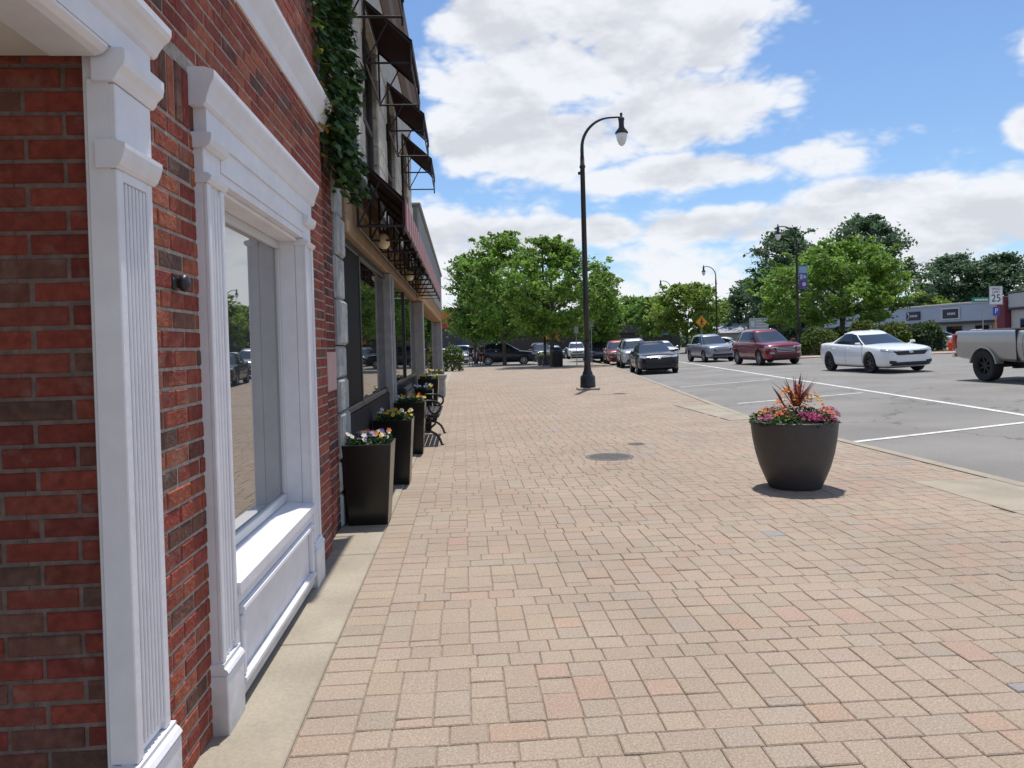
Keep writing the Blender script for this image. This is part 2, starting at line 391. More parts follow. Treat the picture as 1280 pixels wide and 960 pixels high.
n = len(rects); near = rects[:, 2] < 16
tilt = np.clip(rng.normal(0, .0008, (n, 4))+rng.normal(0, .0009, (n, 1)), -.003, .003)
V, Q, nf = chamfer_boxes(rects, -.03, .0+tilt, .004, lambda u, v, w: np.stack([u, v, w], 1))
pv = np_mesh('sidewalk', V, Q, np.repeat(cols, nf, axis=0), [PAVER, JOINT])
me = pv.data; bm = bmesh.new(); bm.from_mesh(me); lay = bm.loops.layers.float_color['Col']
yprev = [-12, 4, 9, 13, 20, 30, 40, 51]
vv = []
for y in yprev: vv.append((bm.verts.new((-1.6, y, -.007)), bm.verts.new((kerb_x(y)-.15, y, -.007))))
for a, b in zip(vv, vv[1:]):
    f = bm.faces.new((a[0], a[1], b[1], b[0])); f.material_index = 1
bm.to_mesh(me); bm.free(); tag(pv, kind='structure')
# kerb, stepped stones following the bend
g = MB(); ky = -8.
while ky < 51:
    a, b = ky+.004, min(ky+2.4, 51)-.004
    if a < KY < b: b = KY
    x0, x1 = kerb_x(a)-.16, kerb_x(b)-.16
    za, zb_ = road_z(kerb_x(a), a)-.1, road_z(kerb_x(b), b)-.1
    g.hexa([(x0, a, -.3), (x0+.17, a, -.3), (x1+.17, b, -.3), (x1, b, -.3), (x0, a, .006), (x0+.15, a, .002), (x1+.15, b, .002), (x1, b, .006)])
    ky = b+.004
tag(g.build('kerb', CONC), kind='structure')
g = MB(); y = -7.08
while y < 60:
    g.bbox(-1.3, -.647, y+.004, y+1.516, -.06, .006, .006); y += 1.52
tag(g.build('building_apron', CONC), kind='structure')
g = MB()
for i, (a, b, c, d) in enumerate(PATCH):
    yy_ = c
    while yy_ < d-.05:
        e = min(yy_+1.5, d)
        x1a, x1b = kerb_x(yy_)-.165, kerb_x(e)-.165
        g.hexa([(a, yy_+.004, -.05), (x1a, yy_+.004, -.05), (x1b, e-.004, -.05), (a, e-.004, -.05), (a, yy_+.004, .004), (x1a, yy_+.004, .004), (x1b, e-.004, .004), (a, e-.004, .004)]); yy_ = e
tag(g.build('concrete_patch', CONC), kind='structure')
# painted lines on the road
g = MB()
def line(p, q, w, dz=.006, k=14):
    p, q = Vector(p), Vector(q); d = (q-p).to_2d().normalized(); nn = Vector((-d.y, d.x))*w/2
    for i in range(k):
        a, b = p.lerp(q, i/k), p.lerp(q, (i+1)/k)
        g.add([(c.x+s*nn.x, c.y+s*nn.y, road_z(c.x+s*nn.x-.1, c.y+s*nn.y)+dz) for c, s in ((a, 1), (b, 1), (b, -1), (a, -1))], [(0, 1, 2, 3)])
A0, A1 = at(880, 457), at(1280, 519); dd = (A1-A0).normalized()
line(A0-dd*14, A1+dd*9, .13, k=40)
for (x0, y0, x1, y1) in ((1044, 547, 1300, 526), (922, 504.5, 1078, 491), (850, 484, 962, 474.5), (806, 470, 905, 463)):
    line(at(x0, y0), at(x1, y1), .115)
c0, c1 = at(1200, 451), at(1290, 455)
tag(g.build('road_marking', PAINTW, fix=False), kind='structure')

# ------------------------------------------------------------------ the brick shop with white trim
XB, XT = -.95, -.905
BR = [(.245, .062, .042), (.275, .080, .048), (.225, .052, .038), (.29, .092, .053), (.25, .066, .042), (.235, .056, .04)]
BD = [(.115, .066, .052), (.14, .066, .05), (.155, .06, .045)]
BR_SHADE = [(.19, .042, .030), (.21, .048, .033), (.165, .038, .030), (.195, .052, .036)]  # the facade reds with shade put into the colour, for the recess wall
def brick_rects(u0, u1, v0, v1, holes, L_=.203, C_=.0645, seed=1, red=.86, reds=None):
    reds = reds or BR
    r = random.Random(seed); out = []; col = []; row = 0; v = v0
    while v < v1-.01:
        u = u0-(L_/2 if row % 2 else 0)-r.uniform(0, .008)
        while u < u1:
            segs = [(max(u, u0)+.0055, min(u+L_, u1)-.0055)]; a, b = v+.0055, min(v+C_, v1)-.0055
            for (ha, hb, hc, hd) in holes:
                if a >= hd or b <= hc: continue
                ns = []
                for s0, s1 in segs:
                    if s1 <= ha or s0 >= hb: ns.append((s0, s1)); continue
                    if s0 < ha-.012: ns.append((s0, ha-.006))
                    if s1 > hb+.012: ns.append((hb+.006, s1))
                segs = ns
            c = np.array(r.choice(reds)) if r.random() < red else np.array(r.choice(BD))
            for s0, s1 in segs:
                if s1-s0 > .02: out.append((s0, s1, a, b)); col.append(c*r.uniform(.85, 1.2))
            u += L_
        v += C_; row += 1
    return out, col
MORTAR_SHADE = mat('shaded_mortar', (.165, .125, .11), .95, var=.3, vscale=30, bump=.6, bscale=120)  # same mortar, its colour darkened to carry the recess wall's shade
def brick_wall(name, parent, sets, mapf, backs, mort=None):
    rr, cc = [], []
    for a, b in sets: rr += a; cc += b
    n = len(rr); w1 = np.clip(rng.normal(0, .0012, (n, 1))+rng.normal(0, .0006, (n, 4)), -.0024, .004)
    V, Q, nf = chamfer_boxes(rr, -.03, w1, .004, mapf)
    o = np_mesh(name, V, Q, np.repeat(np.array(cc), nf, axis=0), [BRICK, mort or MORTAR], parent)
    bm = bmesh.new(); bm.from_mesh(o.data)
    mb = MB()
    for b in backs: mb.box(*b)
    vs = [bm.verts.new(p) for p in mb.v]
    for f in mb.f:
        ff = bm.faces.new([vs[i] for i in f]); ff.material_index = 1
    bm.to_mesh(o.data); bm.free(); return o
shop = empty('brick_shop', (-.95, 2.0, 0), 0, 'red brick shop with white fluted pilaster, white framed window and white cornice', 'shop')
def P(mb, name, m, par=None):
    o = mb.build(name, m, par or shop)
    return o
def rel(o):            # children built in world coordinates under an Empty
    r_ = o.parent
    while r_.parent: r_ = r_.parent
    o.matrix_parent_inverse = Matrix.Identity(4)
    return o
shop.location = (0, 0, 0)
WY0, WY1 = 2.745, 4.61
YE = 5.22
sold, scol = [], []
u = 2.262
while u < 2.72:
    sold.append((u+.005, u+.0595, 2.20, 2.40)); scol.append(np.array(rnd.choice(BR+BD))*rnd.uniform(.85, 1.15)); u += .0645
fac = brick_rects(2.0, YE, 0., 4.9, [(WY0+.01, WY1-.01, -1, 2.40), (1.9, 2.26, -1, 2.36), (2.255, 2.75, 2.195, 2.405)], seed=3)
over = brick_rects(-3., 2.0, 2.36, 4.9, [], seed=4)
mp = lambda u, v, w: np.stack([XB+w, u, v], 1)
def bk(u0, u1, v0, v1, d=.25): return (XB-d, XB-.0045, u0, u1, v0, v1)
brick_wall('wall', shop, [fac, (sold, scol), over], mp,
           [bk(2.10, 2.9, 0, 2.12), bk(4.42, YE-.004, 0, 2.12), bk(2.10, YE-.004, 2.12, 4.9), bk(-3, 2.097, 2.36, 4.9)])
YR = 2.09
ret = brick_rects(-3.6, -.995, 0, 2.23, [], seed=5, red=.70, reds=BR_SHADE)
brick_wall('recess_wall', shop, [ret], lambda u, v, w: np.stack([u, YR-w, v], 1), [(-3.6, XB-.255, YR+.0045, YR+.2, 0, 2.23), (XB-.253, XB-.01, YR+.0045, YR+.009, 0, 2.23)], MORTAR_SHADE)
cor = brick_rects(XB-.35, XB-.004, 0, 4.9, [], seed=6)
brick_wall('corner_wall', shop, [cor], lambda u, v, w: np.stack([u, YE+w+.002, v], 1), [(XB-.40, XB-.26, YE-.05, YE-.005, 0, 4.9)])
# moulding along y from a profile of (x outwards, z)
def mould(mb, prof, y0, y1, back):
    poly = [(back, prof[0][1])]+list(prof)+[(back, prof[-1][1])]
    mb.prism(poly, 'y', y0, y1)
# --- pilaster with flutes
m = MB(); ya, yb = 2.035, 2.258
m.bbox(XB-.03, XT-.014, ya, yb, .30, 2.14, .004)
fl = 6; fw_ = (yb-ya-.10)/(2*fl-1)
for i in range(fl): m.bbox(XT-.02, XT, ya+.05+i*2*fw_, ya+.05+i*2*fw_+fw_, .33, 1.87, .003)
m.bbox(XT-.02, XT, ya, ya+.038, .30, 1.9, .003); m.bbox(XT-.02, XT, yb-.038, yb, .30, 1.9, .003); m.bbox(XT-.02, XT, ya+.0385, yb-.0385, 1.872, 1.9, .002)
m.bbox(XT-.018, XT+.002, ya, yb, 1.975, 2.125, .003)
m.bbox(-.952, XT-.014, ya+.002, ya+.04, .0, 2.14, .003); m.bbox(-.992, -.954, ya+.012, YR+.0, 0., 2.204, .003)      # casing that turns the corner
P(m, 'pilaster', TRIM)
m = MB(); cap = [(XT+.002, 1.90), (XT+.012, 1.908), (XT+.022, 1.93), (XT+.028, 1.952), (XT+.028, 1.965), (XT+.004, 1.974)]
mould(m, cap, ya-.012, yb+.010, XB-.004); P(m, 'neck_moulding', TRIM); m = MB()
cap2 = [(XT+.004, 2.127), (XT+.012, 2.136), (XT+.018, 2.15), (XT+.034, 2.166), (XT+.038, 2.185), (XT+.038, 2.208), (XT+.03, 2.213)]
mould(m, cap2, ya-.018, yb+.016, XB-.004)
P(m, 'capital', TRIM)
m = MB(); m.bbox(XB-.03, XT+.022, ya-.016, yb+.02, .0, .255, .004)
mould(m, [(XT+.022, .257), (XT+.026, .265), (XT+.018, .278), (XT+.008, .286), (XT+.008, .298)], ya-.012, yb+.018, XB-.02)
P(m, 'plinth', TRIM)
m = MB(); m.box(XB-.06, XT+.004, -3, yb+.006, 2.215, 2.30)
crown = [(XT+.005, 2.285), (XT+.014, 2.292), (XT+.02, 2.305), (XT+.036, 2.328), (XT+.05, 2.338), (XT+.058, 2.352), (XT+.058, 2.372), (XT+.02, 2.384)]
mould(m, crown, -3, yb+.035, XB-.02)
mould(m, [(XT-.03, 2.185), (XT-.012, 2.192), (XT+.002, 2.205), (XT+.002, 2.2135)], -3, ya-.03, XB-.1)
P(m, 'entablature', TRIM)
m = MB(); m.box(-3.6, XB-.07, -3, YR+.1, 2.222, 2.25); m.bbox(-3.6, XT-.16, -3, YR-.03, 2.206, 2.2215, .004)
P(m, 'soffit', mat('soffit_paint', (.70, .66, .60), .5, var=.03))
# --- upper cornice
m = MB(); cr = [(XB+.002, 2.93), (XB+.012, 2.93), (XB+.02, 2.96), (XB+.026, 2.985), (XB+.045, 3.02), (XB+.06, 3.05), (XB+.072, 3.075), (XB+.078, 3.09), (XB+.078, 3.115), (XB+.004, 3.13)]
mould(m, cr, -3, YE+.05, XB-.02); P(m, 'cornice', TRIM)
# --- display window
GX = -1.07; oy0, oy1 = 2.93, 4.405; oz0, oz1 = .52, 2.065
win = MB()
for (a, b) in ((WY0, oy0), (oy1, WY1)):
    win.bbox(XB-.02, XT-.012, a, b, .25, 2.19, .003)
    win.bbox(XT-.02, XT, a, a+.035, .27, 2.02, .004); win.bbox(XT-.02, XT, b-.035, b, .27, 2.02, .004)
    for i in range(3): win.bbox(XT-.018, XT-.004, a+.055+i*.034, a+.055+i*.034+.017, .30, 2.0, .003)
    win.bbox(XB-.02, XT+.014, a-.008, b+.008, .0, .225, .004)
    mould(win, [(XT+.014, .227), (XT+.018, .233), (XT+.012, .245), (XT+.002, .252), (XT+.002, .268)], a-.008, b+.008, XB-.02)
    mould(win, [(XT, 2.02), (XT+.012, 2.03), (XT+.016, 2.045), (XT+.002, 2.055)], a-.008, b+.008, XB-.02)
    mould(win, [(XT, 2.145), (XT+.014, 2.155), (XT+.022, 2.18), (XT+.022, 2.196), (XT+.004, 2.20)], a-.012, b+.012, XB-.02)
win.box(GX-.03, XB-.021, oy0-.06, oy0, .45, 2.10); win.box(GX-.03, XB-.021, oy1, oy1+.06, .45, 2.10)      # jambs
win.box(GX-.03, XT-.016, oy0-.03, oy1+.03, oz1, 2.0985)                                                           # head soffit
win.bbox(GX-.02, XT-.05, oy0+.0, oy1-.0, oz1-.02, oz1-.001, .003)
win.box(XB-.02, XT-.001, WY0+.01, WY1-.01, 2.2005, 2.30); win.box(XB-.02, XT-.01, oy0+.002, oy1-.002, 2.10, 2.2)
mould(win, [(XT+.002, 2.29), (XT+.012, 2.30), (XT+.016, 2.32), (XT+.028, 2.355), (XT+.04, 2.38), (XT+.044, 2.395), (XT+.044, 2.415), (XT+.01, 2.425)], WY0-.03, WY1+.03, XB-.02)
wroot = P(win, 'window', TRIM)
s = MB()                                                        # glazing bead round the pane
s.bbox(GX-.01, GX+.014, oy0+.001, oy1-.001, .525, .575, .004); s.bbox(GX-.01, GX+.014, oy0+.001, oy1-.001, oz1-.065, oz1-.021, .004)
s.bbox(GX-.01, GX+.014, oy0+.001, oy0+.035, .576, oz1-.066, .004); s.bbox(GX-.01, GX+.014, oy1-.035, oy1-.001, .576, oz1-.066, .004)
P(s, 'frame', mat('grey_white_paint', (.55, .56, .57), .5), wroot)
s = MB(); s.box(GX-.012, GX-.004, oy0, oy1, .50, oz1-.02); P(s, 'pane', GLASS, wroot)
s = MB(); s.hexa([(GX-.03, oy0+.001, .44), (XT+.012, oy0+.001, .46), (XT+.012, oy1-.001, .46), (GX-.03, oy1-.001, .44),
                  (GX-.03, oy0+.001, .524), (XT+.012, oy0+.001, .505), (XT+.012, oy1-.001, .505), (GX-.03, oy1-.001, .524)])
P(s, 'sill', TRIM, wroot)
s = MB(); s.box(XB-.02, XT-.022, oy0+.001, oy1-.001, .03, .44)
s.bbox(XT-.024, XT-.008, oy0+.001, oy0+.04, .03, .455, .003); s.bbox(XT-.024, XT-.008, oy1-.04, oy1-.001, .03, .455, .003)
s.bbox(XT-.024, XT-.008, oy0+.041, oy1-.041, .405, .455, .003); s.bbox(XT-.024, XT-.008, oy0+.041, oy1-.041, .03, .075, .003)
for z0, z1 in ((.362, .402), (.078, .118)):
    mould(s, [(XT-.02, z0), (XT+.004, z0+.008), (XT+.012, z0+.02), (XT+.010, z1-.006), (XT-.006, z1)], oy0+.045, oy1-.045, XT-.03)
for y0_, y1_ in ((oy0+.045, oy0+.08), (oy1-.08, oy1-.045)): s.bbox(XT-.024, XT+.004, y0_, y1_, .12, .36, .006)
P(s, 'panel', TRIM, wroot)
m = MB(); m.box(XB-.05, XT-.04, WY0, WY1, -.01, .03); P(m, 'base_gap', mat('dark_gap', (.03, .028, .026), .9))
# round black fitting on the brick pier
f = MB(); f.smooth = True; f.lathe([(.0, -.001), (.03, 0), (.032, .006), (.024, .01), (.02, .024), (.034, .03), (.038, .045), (.034, .058), (.018, .064), (0, .066)], n=20, cap=False)
o = f.build('wall_fitting', BLACK); o.rotation_euler = (0, R(90), 0); o.scale = (.78, .78, .78); kp = on_x(231, 354, XB+.035); o.location = (XB+.001, kp.y, kp.z)
tag(o, 'small round black fitting screwed to the red brick pier beside the white window frame', 'wall fitting')

# ------------------------------------------------------------------ second building, awnings, ivy
b2 = empty('stone_storefront', (0, 0, 0), 0, 'two storey pale stone building with maroon awnings above its dark shop windows', 'building')
X2 = -.97; XG = -1.02; B2E = 15.4
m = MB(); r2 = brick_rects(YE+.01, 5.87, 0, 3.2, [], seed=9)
r2 = (r2[0], [np.array(c)*np.array((.62, .62, .75)) for c in r2[1]])  # brick colours dimmed and blued to paint in the shade of the set-back strip
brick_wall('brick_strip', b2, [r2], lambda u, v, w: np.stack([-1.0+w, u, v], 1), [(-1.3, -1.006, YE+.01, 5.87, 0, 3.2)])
m = MB(); r_ = random.Random(4); z = 0.
while z < 7.8:                                                   # quoin blocks of the stone pier, up the whole height
    h = r_.uniform(.24, .38); m.bbox(-1.4, X2+r_.uniform(-.012, .012), 5.86, 6.28+r_.uniform(-.015, .015), z+.006, z+h-.002, .02); z += h
P(m, 'stone_pier', mat('bluish_stone', (.31, .32, .32), .9, var=.25, vscale=7, bump=1.0, bscale=25), b2)
AW = [(5.45, 6.85), (7.9, 9.3), (10.35, 11.75), (12.8, 14.2)]
m = MB()
ysg = [6.2]+[v for a in AW[1:] for v in a]+[B2E]
for i in range(0, len(ysg), 2):                                   # piers between upper windows
    z = 3.1
    while z < 5.05:
        h = r_.uniform(.22, .36); m.bbox(-1.5, X2+r_.uniform(-.015, .01), ysg[i]+.0, ysg[i+1], z+.003, min(z+h, 5.06), .015); z += h
m.bbox(-1.5, X2, 6.2, B2E, 5.062, 6.4, .02)
P(m, 'upper_wall', STONE, b2)
m = MB(); m.box(-6, -1.15, 5.83, B2E, 2.8, 6.3); m.box(-6, -1.5, 5.83, B2E, 0, 2.8); m.box(-6, -1.1, B2E-.15, B2E, 0, 6.3); P(m, 'core_wall', mat('dim_interior', (.10, .09, .08), .9), b2)
m = MB(); mould(m, [(X2+.02, 5.95), (X2+.10, 6.02), (X2+.12, 6.2), (X2+.2, 6.3), (X2+.22, 6.5), (X2+.02, 6.52)], 6.2, B2E+.1, -1.5); P(m, 'roof_cornice', mat('brown_trim', (.14, .10, .075), .7, var=.1), b2)
for a, b in AW[1:]:
    m = MB(); m.bbox(-1.12, -1.04, a, a+.07, 3.15, 5.06, .01); m.bbox(-1.12, -1.04, b-.07, b, 3.15, 5.06, .01); m.bbox(-1.12, -1.04, a+.071, b-.071, 4.98, 5.06, .01)
    m.bbox(-1.12, -1.045, a+.071, b-.071, 4.0, 4.06, .01); m.bbox(-1.14, -.93, a-.02, b+.02, 3.06, 3.148, .01)
    w = P(m, 'window', mat('dark_frame', (.05, .045, .04), .6), b2)
    m = MB(); m.box(-1.09, -1.08, a+.07, b-.07, 3.15, 4.98); P(m, 'pane', SGLASS, w)
# ground floor: bulkhead, glazing, piers, beam
m = MB(); m.bbox(-1.06, -.985, 6.29, 9.78, 0, .84, .01); m.bbox(-1.06, -.985, 10.12, B2E, 0, .84, .01); P(m, 'bulkhead', mat('dark_panel', (.02, .018, .018), .85, spec=.2, var=.15), b2)
m = MB()
for a in (6.3, 7.36, 10.15, 12.9): m.bbox(-1.06, -1.0, a, a+.06, .842, 2.38, .006)
m.bbox(-1.06, -1.0, 6.361, 9.78, .842, .90, .006); m.bbox(-1.06, -1.0, 10.22, B2E-.01, .842, .90, .006); m.bbox(-1.05, -1.005, 6.361, 9.78, 2.32, 2.379, .006)
P(m, 'mullions', BLACK, b2)
m = MB(); m.bbox(-1.028, -1.012, 6.362, 7.358, .902, 2.318, .004); P(m, 'dark_reflection_sheet', mat('matt_black', (.006, .006, .007), .7, spec=.15), b2)  # matt black sheet standing in for a dark reflection in the glass
m = MB(); m.box(-1.04, -1.03, 6.3, 9.78, .842, 2.38); m.box(-1.04, -1.03, 10.12, B2E, .842, 2.38); P(m, 'shop_pane', SGLASS, b2)
m = MB()
for a, b in ((9.78, 10.12),):
    m.bbox(-1.3, -.93, a, b, 0, 2.40, .015)
    m.bbox(-.93, -.915, a+.05, a+.11, 0.05, 2.36, .006); m.bbox(-.93, -.915, b-.11, b-.05, 0.05, 2.36, .006)
P(m, 'pier', mat('grey_white_stone', (.30, .30, .31), .8, var=.15, vscale=10, bump=.4), b2)
m = MB(); m.bbox(-1.3, -.95, 6.29, B2E, 2.40, 2.72, .012); m.bbox(-1.3, -.93, 6.29, B2E, 2.721, 2.78, .01); P(m, 'beam', TANW, b2)
m = MB(); m.box(-1.3, -.985, 6.29, B2E, 2.781, 3.1); P(m, 'transom_wall', mat('brown_wall', (.16, .085, .05), .8, var=.2), b2)
def awning(par, y0, y1, xw, zt, xo, zb, nf, valance=False):
    """sloping canvas from the wall at (xw, zt) out to (xo, zb), on a tube frame"""
    c = MB(); t = .012; k = 14
    for i in range(k):
        a, b = y0+(y1-y0)*i/k, y0+(y1-y0)*(i+1)/k
        sg = lambda y: .012*math.sin((y-y0)/(y1-y0)*math.pi*max(1, nf-1))**2
        c.hexa([(xw, a, zt-t), (xo, a, zb-t-sg(a)), (xo, b, zb-t-sg(b)), (xw, b, zt-t), (xw, a, zt), (xo, a, zb-sg(a)), (xo, b, zb-sg(b)), (xw, b, zt)])
    p = P(c, 'canvas', AWN, par)
    fr = MB(); dz = .24
    for i in range(nf):
        y = y0+.02+(y1-y0-.04)*i/(nf-1)
        fr.tube([(xw+.01, y, zt-.03), (xw+.01, y, zb-dz)], .012, 6); fr.tube([(xw+.01, y, zb-dz), (xo-.01, y, zb-dz)], .012, 6)
        fr.tube([(xw+.01, y, zt-.03), (xo-.01, y, zb-.03)], .012, 6); fr.tube([(xo-.012, y, zb-.02), (xo-.012, y, zb-dz-.08)], .012, 6)
        fr.tube([(xw+.01, y, zb-dz), ((xw+xo)/2, y, (zt+zb)/2-.04)], .009, 6)
    for z, x in ((zb-.03, xo-.012), (zb-dz, xo-.012), (zt-.03, xw+.012), (zb-dz, xw+.012)): fr.tube([(x, y0, z), (x, y1, z)], .011, 6)
    P(fr, 'awning_frame', BLACK, par)
    if valance:
        v = MB(); y = y0; i = 0
        while y < y1-.01:
            v.mi = i % 2; b = min(y+.17, y1)
            v.hexa([(xo, y, zb-.25), (xo+.008, y, zb-.25), (xo+.008, b, zb-.25), (xo, b, zb-.25), (xo, y, zb), (xo+.008, y, zb), (xo+.008, b, zb), (xo, b, zb)]); y = b; i += 1
        P(v, 'valance', [PINKC, WHITEC], par)
    else:
        v = MB(); v.box(xo, xo+.008, y0, y1, zb-.10, zb); P(v, 'valance', AWN, par)
gr = 'maroon awnings on the stone building'
for (a, b), lab in zip(AW, ('nearest maroon window awning, cut off by the top of the photo beside the ivy', 'second maroon window awning along the upper storey from the ivy', 'third maroon window awning along the upper storey from the ivy', 'farthest maroon window awning on the upper storey, above the striped shop awning')):
    aw = empty('window_awning', (0, 0, 0), 0, lab, 'awning', gr); awning(aw, a, b, X2+.012, 5.10, -.46, 4.66, 2)
aw = empty('shop_awning', (0, 0, 0), 0, 'long low shop awning with a red and white striped valance over the storefront', 'awning')
awning(aw, 6.65, 16.4, -.915, 3.14, -.49, 2.74, 12, True)
for i, (y, lab) in enumerate(((7.6, 'round cream lamp under the near end of the striped shop awning'), (11.2, 'round cream lamp under the far half of the striped shop awning'))):
    l = empty('soffit_lamp', (-.78, y, 2.5), 0, lab, 'lamp', 'cream lamps under the shop awning')
    m = MB(); m.smooth = True; m.lathe([(0, -.08), (.035, -.075), (.06, -.04), (.065, 0), (.05, .045), (.03, .075)], n=16); m.build('globe', mat('cream_glass', (.72, .60, .38), .3), l)
    m = MB(); m.tube([(0, 0, .075), (0, 0, .16), (-.17, 0, .16)], .014, 8); m.lathe([(.035, .07), (.035, .1), (.02, .11)], n=12); m.build('bracket', BLACK, l)
# third building
b3 = empty('grey_storefront', (0, 0, 0), 0, 'single storey shop with a tall grey fascia beyond the striped awning', 'building')
X3 = -.86; Y3a, Y3b = 15.45, 31.
m = MB(); m.bbox(-5, X3, Y3a, Y3b, 2.86, 4.35, .03); m.bbox(-5, X3+.05, Y3a, Y3b+.05, 4.351, 4.43, .02); P(m, 'fascia', FASCIA, b3)
m = MB(); m.bbox(-5, X3-.03, Y3a, Y3b, 2.45, 2.858, .02); P(m, 'beam', mat('ochre_trim', (.32, .18, .065), .7, var=.1), b3)
for a, w_ in ((16.6, .26), (30.3, .6)): m = MB(); m.bbox(-1.3, X3-.02, a, a+w_, 0, 2.448, .02); P(m, 'pier', mat('pale_pier', (.30, .29, .285), .8, var=.12, bump=.3), b3)
m = MB(); m.box(-5, -1.31, Y3b-.2, Y3b-.01, 0, 2.448); P(m, 'end_wall', MATS['pale_pier'], b3)
m = MB(); m.bbox(-1.2, -1.0, Y3a, Y3b-.22, 0, .5, .02); P(m, 'bulkhead', mat('dark_panel', (.02, .018, .018), .6), b3)
m = MB(); m.box(-1.1, -1.08, Y3a, Y3b-.22, .502, 2.448); P(m, 'shop_pane', SGLASS, b3)

# ------------------------------------------------------------------ foliage
def leaf_mesh(name, pts, size, cols, parent=None, flat=.35, m=LEAF, nrm=None, asp=.6):
    pts = np.asarray(pts, float); n = len(pts)
    nn = rng.normal(size=(n, 3)); nn[:, 2] = np.abs(nn[:, 2])+flat
    if nrm is not None: nn = nn*.55+nrm
    nn /= np.linalg.norm(nn, axis=1, keepdims=True)
    a = rng.normal(size=(n, 3)); a -= (a*nn).sum(1, keepdims=True)*nn; a /= np.linalg.norm(a, axis=1, keepdims=True); b = np.cross(nn, a)
    s = np.broadcast_to(np.asarray(size, float), (n,))*rng.uniform(.6, 1.3, n); s = s[:, None]
    V = np.stack([pts-a*s, pts-b*s*asp-nn*s*.12+a*s*.1, pts+a*s, pts+b*s*asp-nn*s*.12+a*s*.1], 1).reshape(-1, 3)
    Q = np.arange(n*4).reshape(-1, 4)
    return np_mesh(name, V, Q, cols, m, parent)
def hue(n, c, v=.25, y=.25):
    k = rng.uniform(1-v, 1+v, (n, 1)); t = rng.uniform(0, 1, (n, 1))*y
    c = np.array(c)[None]; return (c*(1-t)+np.array((c[0, 1]*.85, c[0, 1]*1.12, c[0, 2]))[None]*t)*k
def crown_points(z0, h, rx, nclump, per, clump_r, seed, sprigs=.22):
    """clumps of leaves spread through a crown with a flat underside and a domed, uneven top"""
    r = np.random.default_rng(seed); P_ = []; D_ = []; ph = r.uniform(0, 6.28, 6); H_ = h-z0
    lumps = r.uniform(0, 6.28, 5); lz = r.uniform(.3, .95, 5); la = r.uniform(.08, .22, 5)
    for i in range(nclump):
        t = r.random()**.9; th = r.uniform(0, 6.28)
        pr = .66+.34*(t/.35) if t < .35 else max(.10, (1-((t-.35)/.65)**2.0))**.6
        mod = 1+.10*math.sin(3*th+ph[0]+3*t)+.08*math.sin(5*th+ph[1]-4*t)-.06
        for q_, z_, a_ in zip(lumps, lz, la): mod += a_*math.exp(-((math.cos(th-q_)-1)**2)*3-((t-z_)/.16)**2)-a_*.3
        q = r.uniform(.05, 1)**.40; spr = r.random() < sprigs
        if spr: q = r.uniform(.95, 1.18); t = min(1.0, t*1.1+.03)
        cr = clump_r*r.uniform(.45, 1.25)*(.6 if spr else 1); c = np.array((math.cos(th)*rx*pr*q*mod, math.sin(th)*rx*pr*q*mod, z0+t*(H_-cr*.3)))
        k = int(per*r.uniform(.5, 1.3)*(.45 if spr else 1)); d = np.array((math.cos(th), math.sin(th), .55)); u = r.normal(size=(k, 1))
        p = r.normal(size=(k, 3))*np.array((cr, cr, cr*.45))*.42+u*d*cr*.42          # drawn out along the twig
        p[:, 2] -= (p[:, 0]**2+p[:, 1]**2)/cr*.25
        P_.append(p+c); D_.append(np.full(k, r.uniform(.68, 1.4)))
    return np.concatenate(P_), np.concatenate(D_)
def tree(name, label, x, y, h, rx, z0, col, leaf=.14, nclump=70, per=80, clump=.8, seed=1, group=None, trunk_r=.14, lo=-.75, ybias=.25, base=None, rz=None, dark=None):
    z = gz(x, y) if base is None else base
    t = empty(name, (x, y, z), 0, label, 'tree', group)
    rr = random.Random(seed); cz = (z0+h)/2; rzz = rz or (h-z0)/2
    m = MB(); m.smooth = True
    top = z0+(h-z0)*.55
    m.tube([(0, 0, -.1), (.02, 0, .2), (rr.uniform(-.06, .06), rr.uniform(-.06, .06), z0*.6), (rr.uniform(-.15, .15), rr.uniform(-.15, .15), z0+.3), (rr.uniform(-.3, .3), rr.uniform(-.3, .3), top)],
           [trunk_r*1.5, trunk_r*1.1, trunk_r, trunk_r*.85, trunk_r*.3], 10)
    for i in range(9):
        a = rr.uniform(0, 6.28); zz = z0*.85+rr.random()*(top-z0*.85)*.8; l = rx*rr.uniform(.5, .9)
        m.tube([(0, 0, zz), (math.cos(a)*l*.35, math.sin(a)*l*.35, zz+l*.28), (math.cos(a)*l*.7, math.sin(a)*l*.7, zz+l*.42), (math.cos(a)*l, math.sin(a)*l, zz+l*.6)],
               [trunk_r*.5, trunk_r*.34, trunk_r*.2, trunk_r*.07], 6)
    m.build('trunk', BARK, t, fix=False)
    p, dk = crown_points(z0, h, rx, int(nclump*2.2), int(per*1.2), clump*.8, seed, .34 if name == 'street_tree' else .07)
    c = hue(len(p), col, .22, ybias)*dk[:, None]
    leaf_mesh('crown', p, leaf, c, t)
    return t
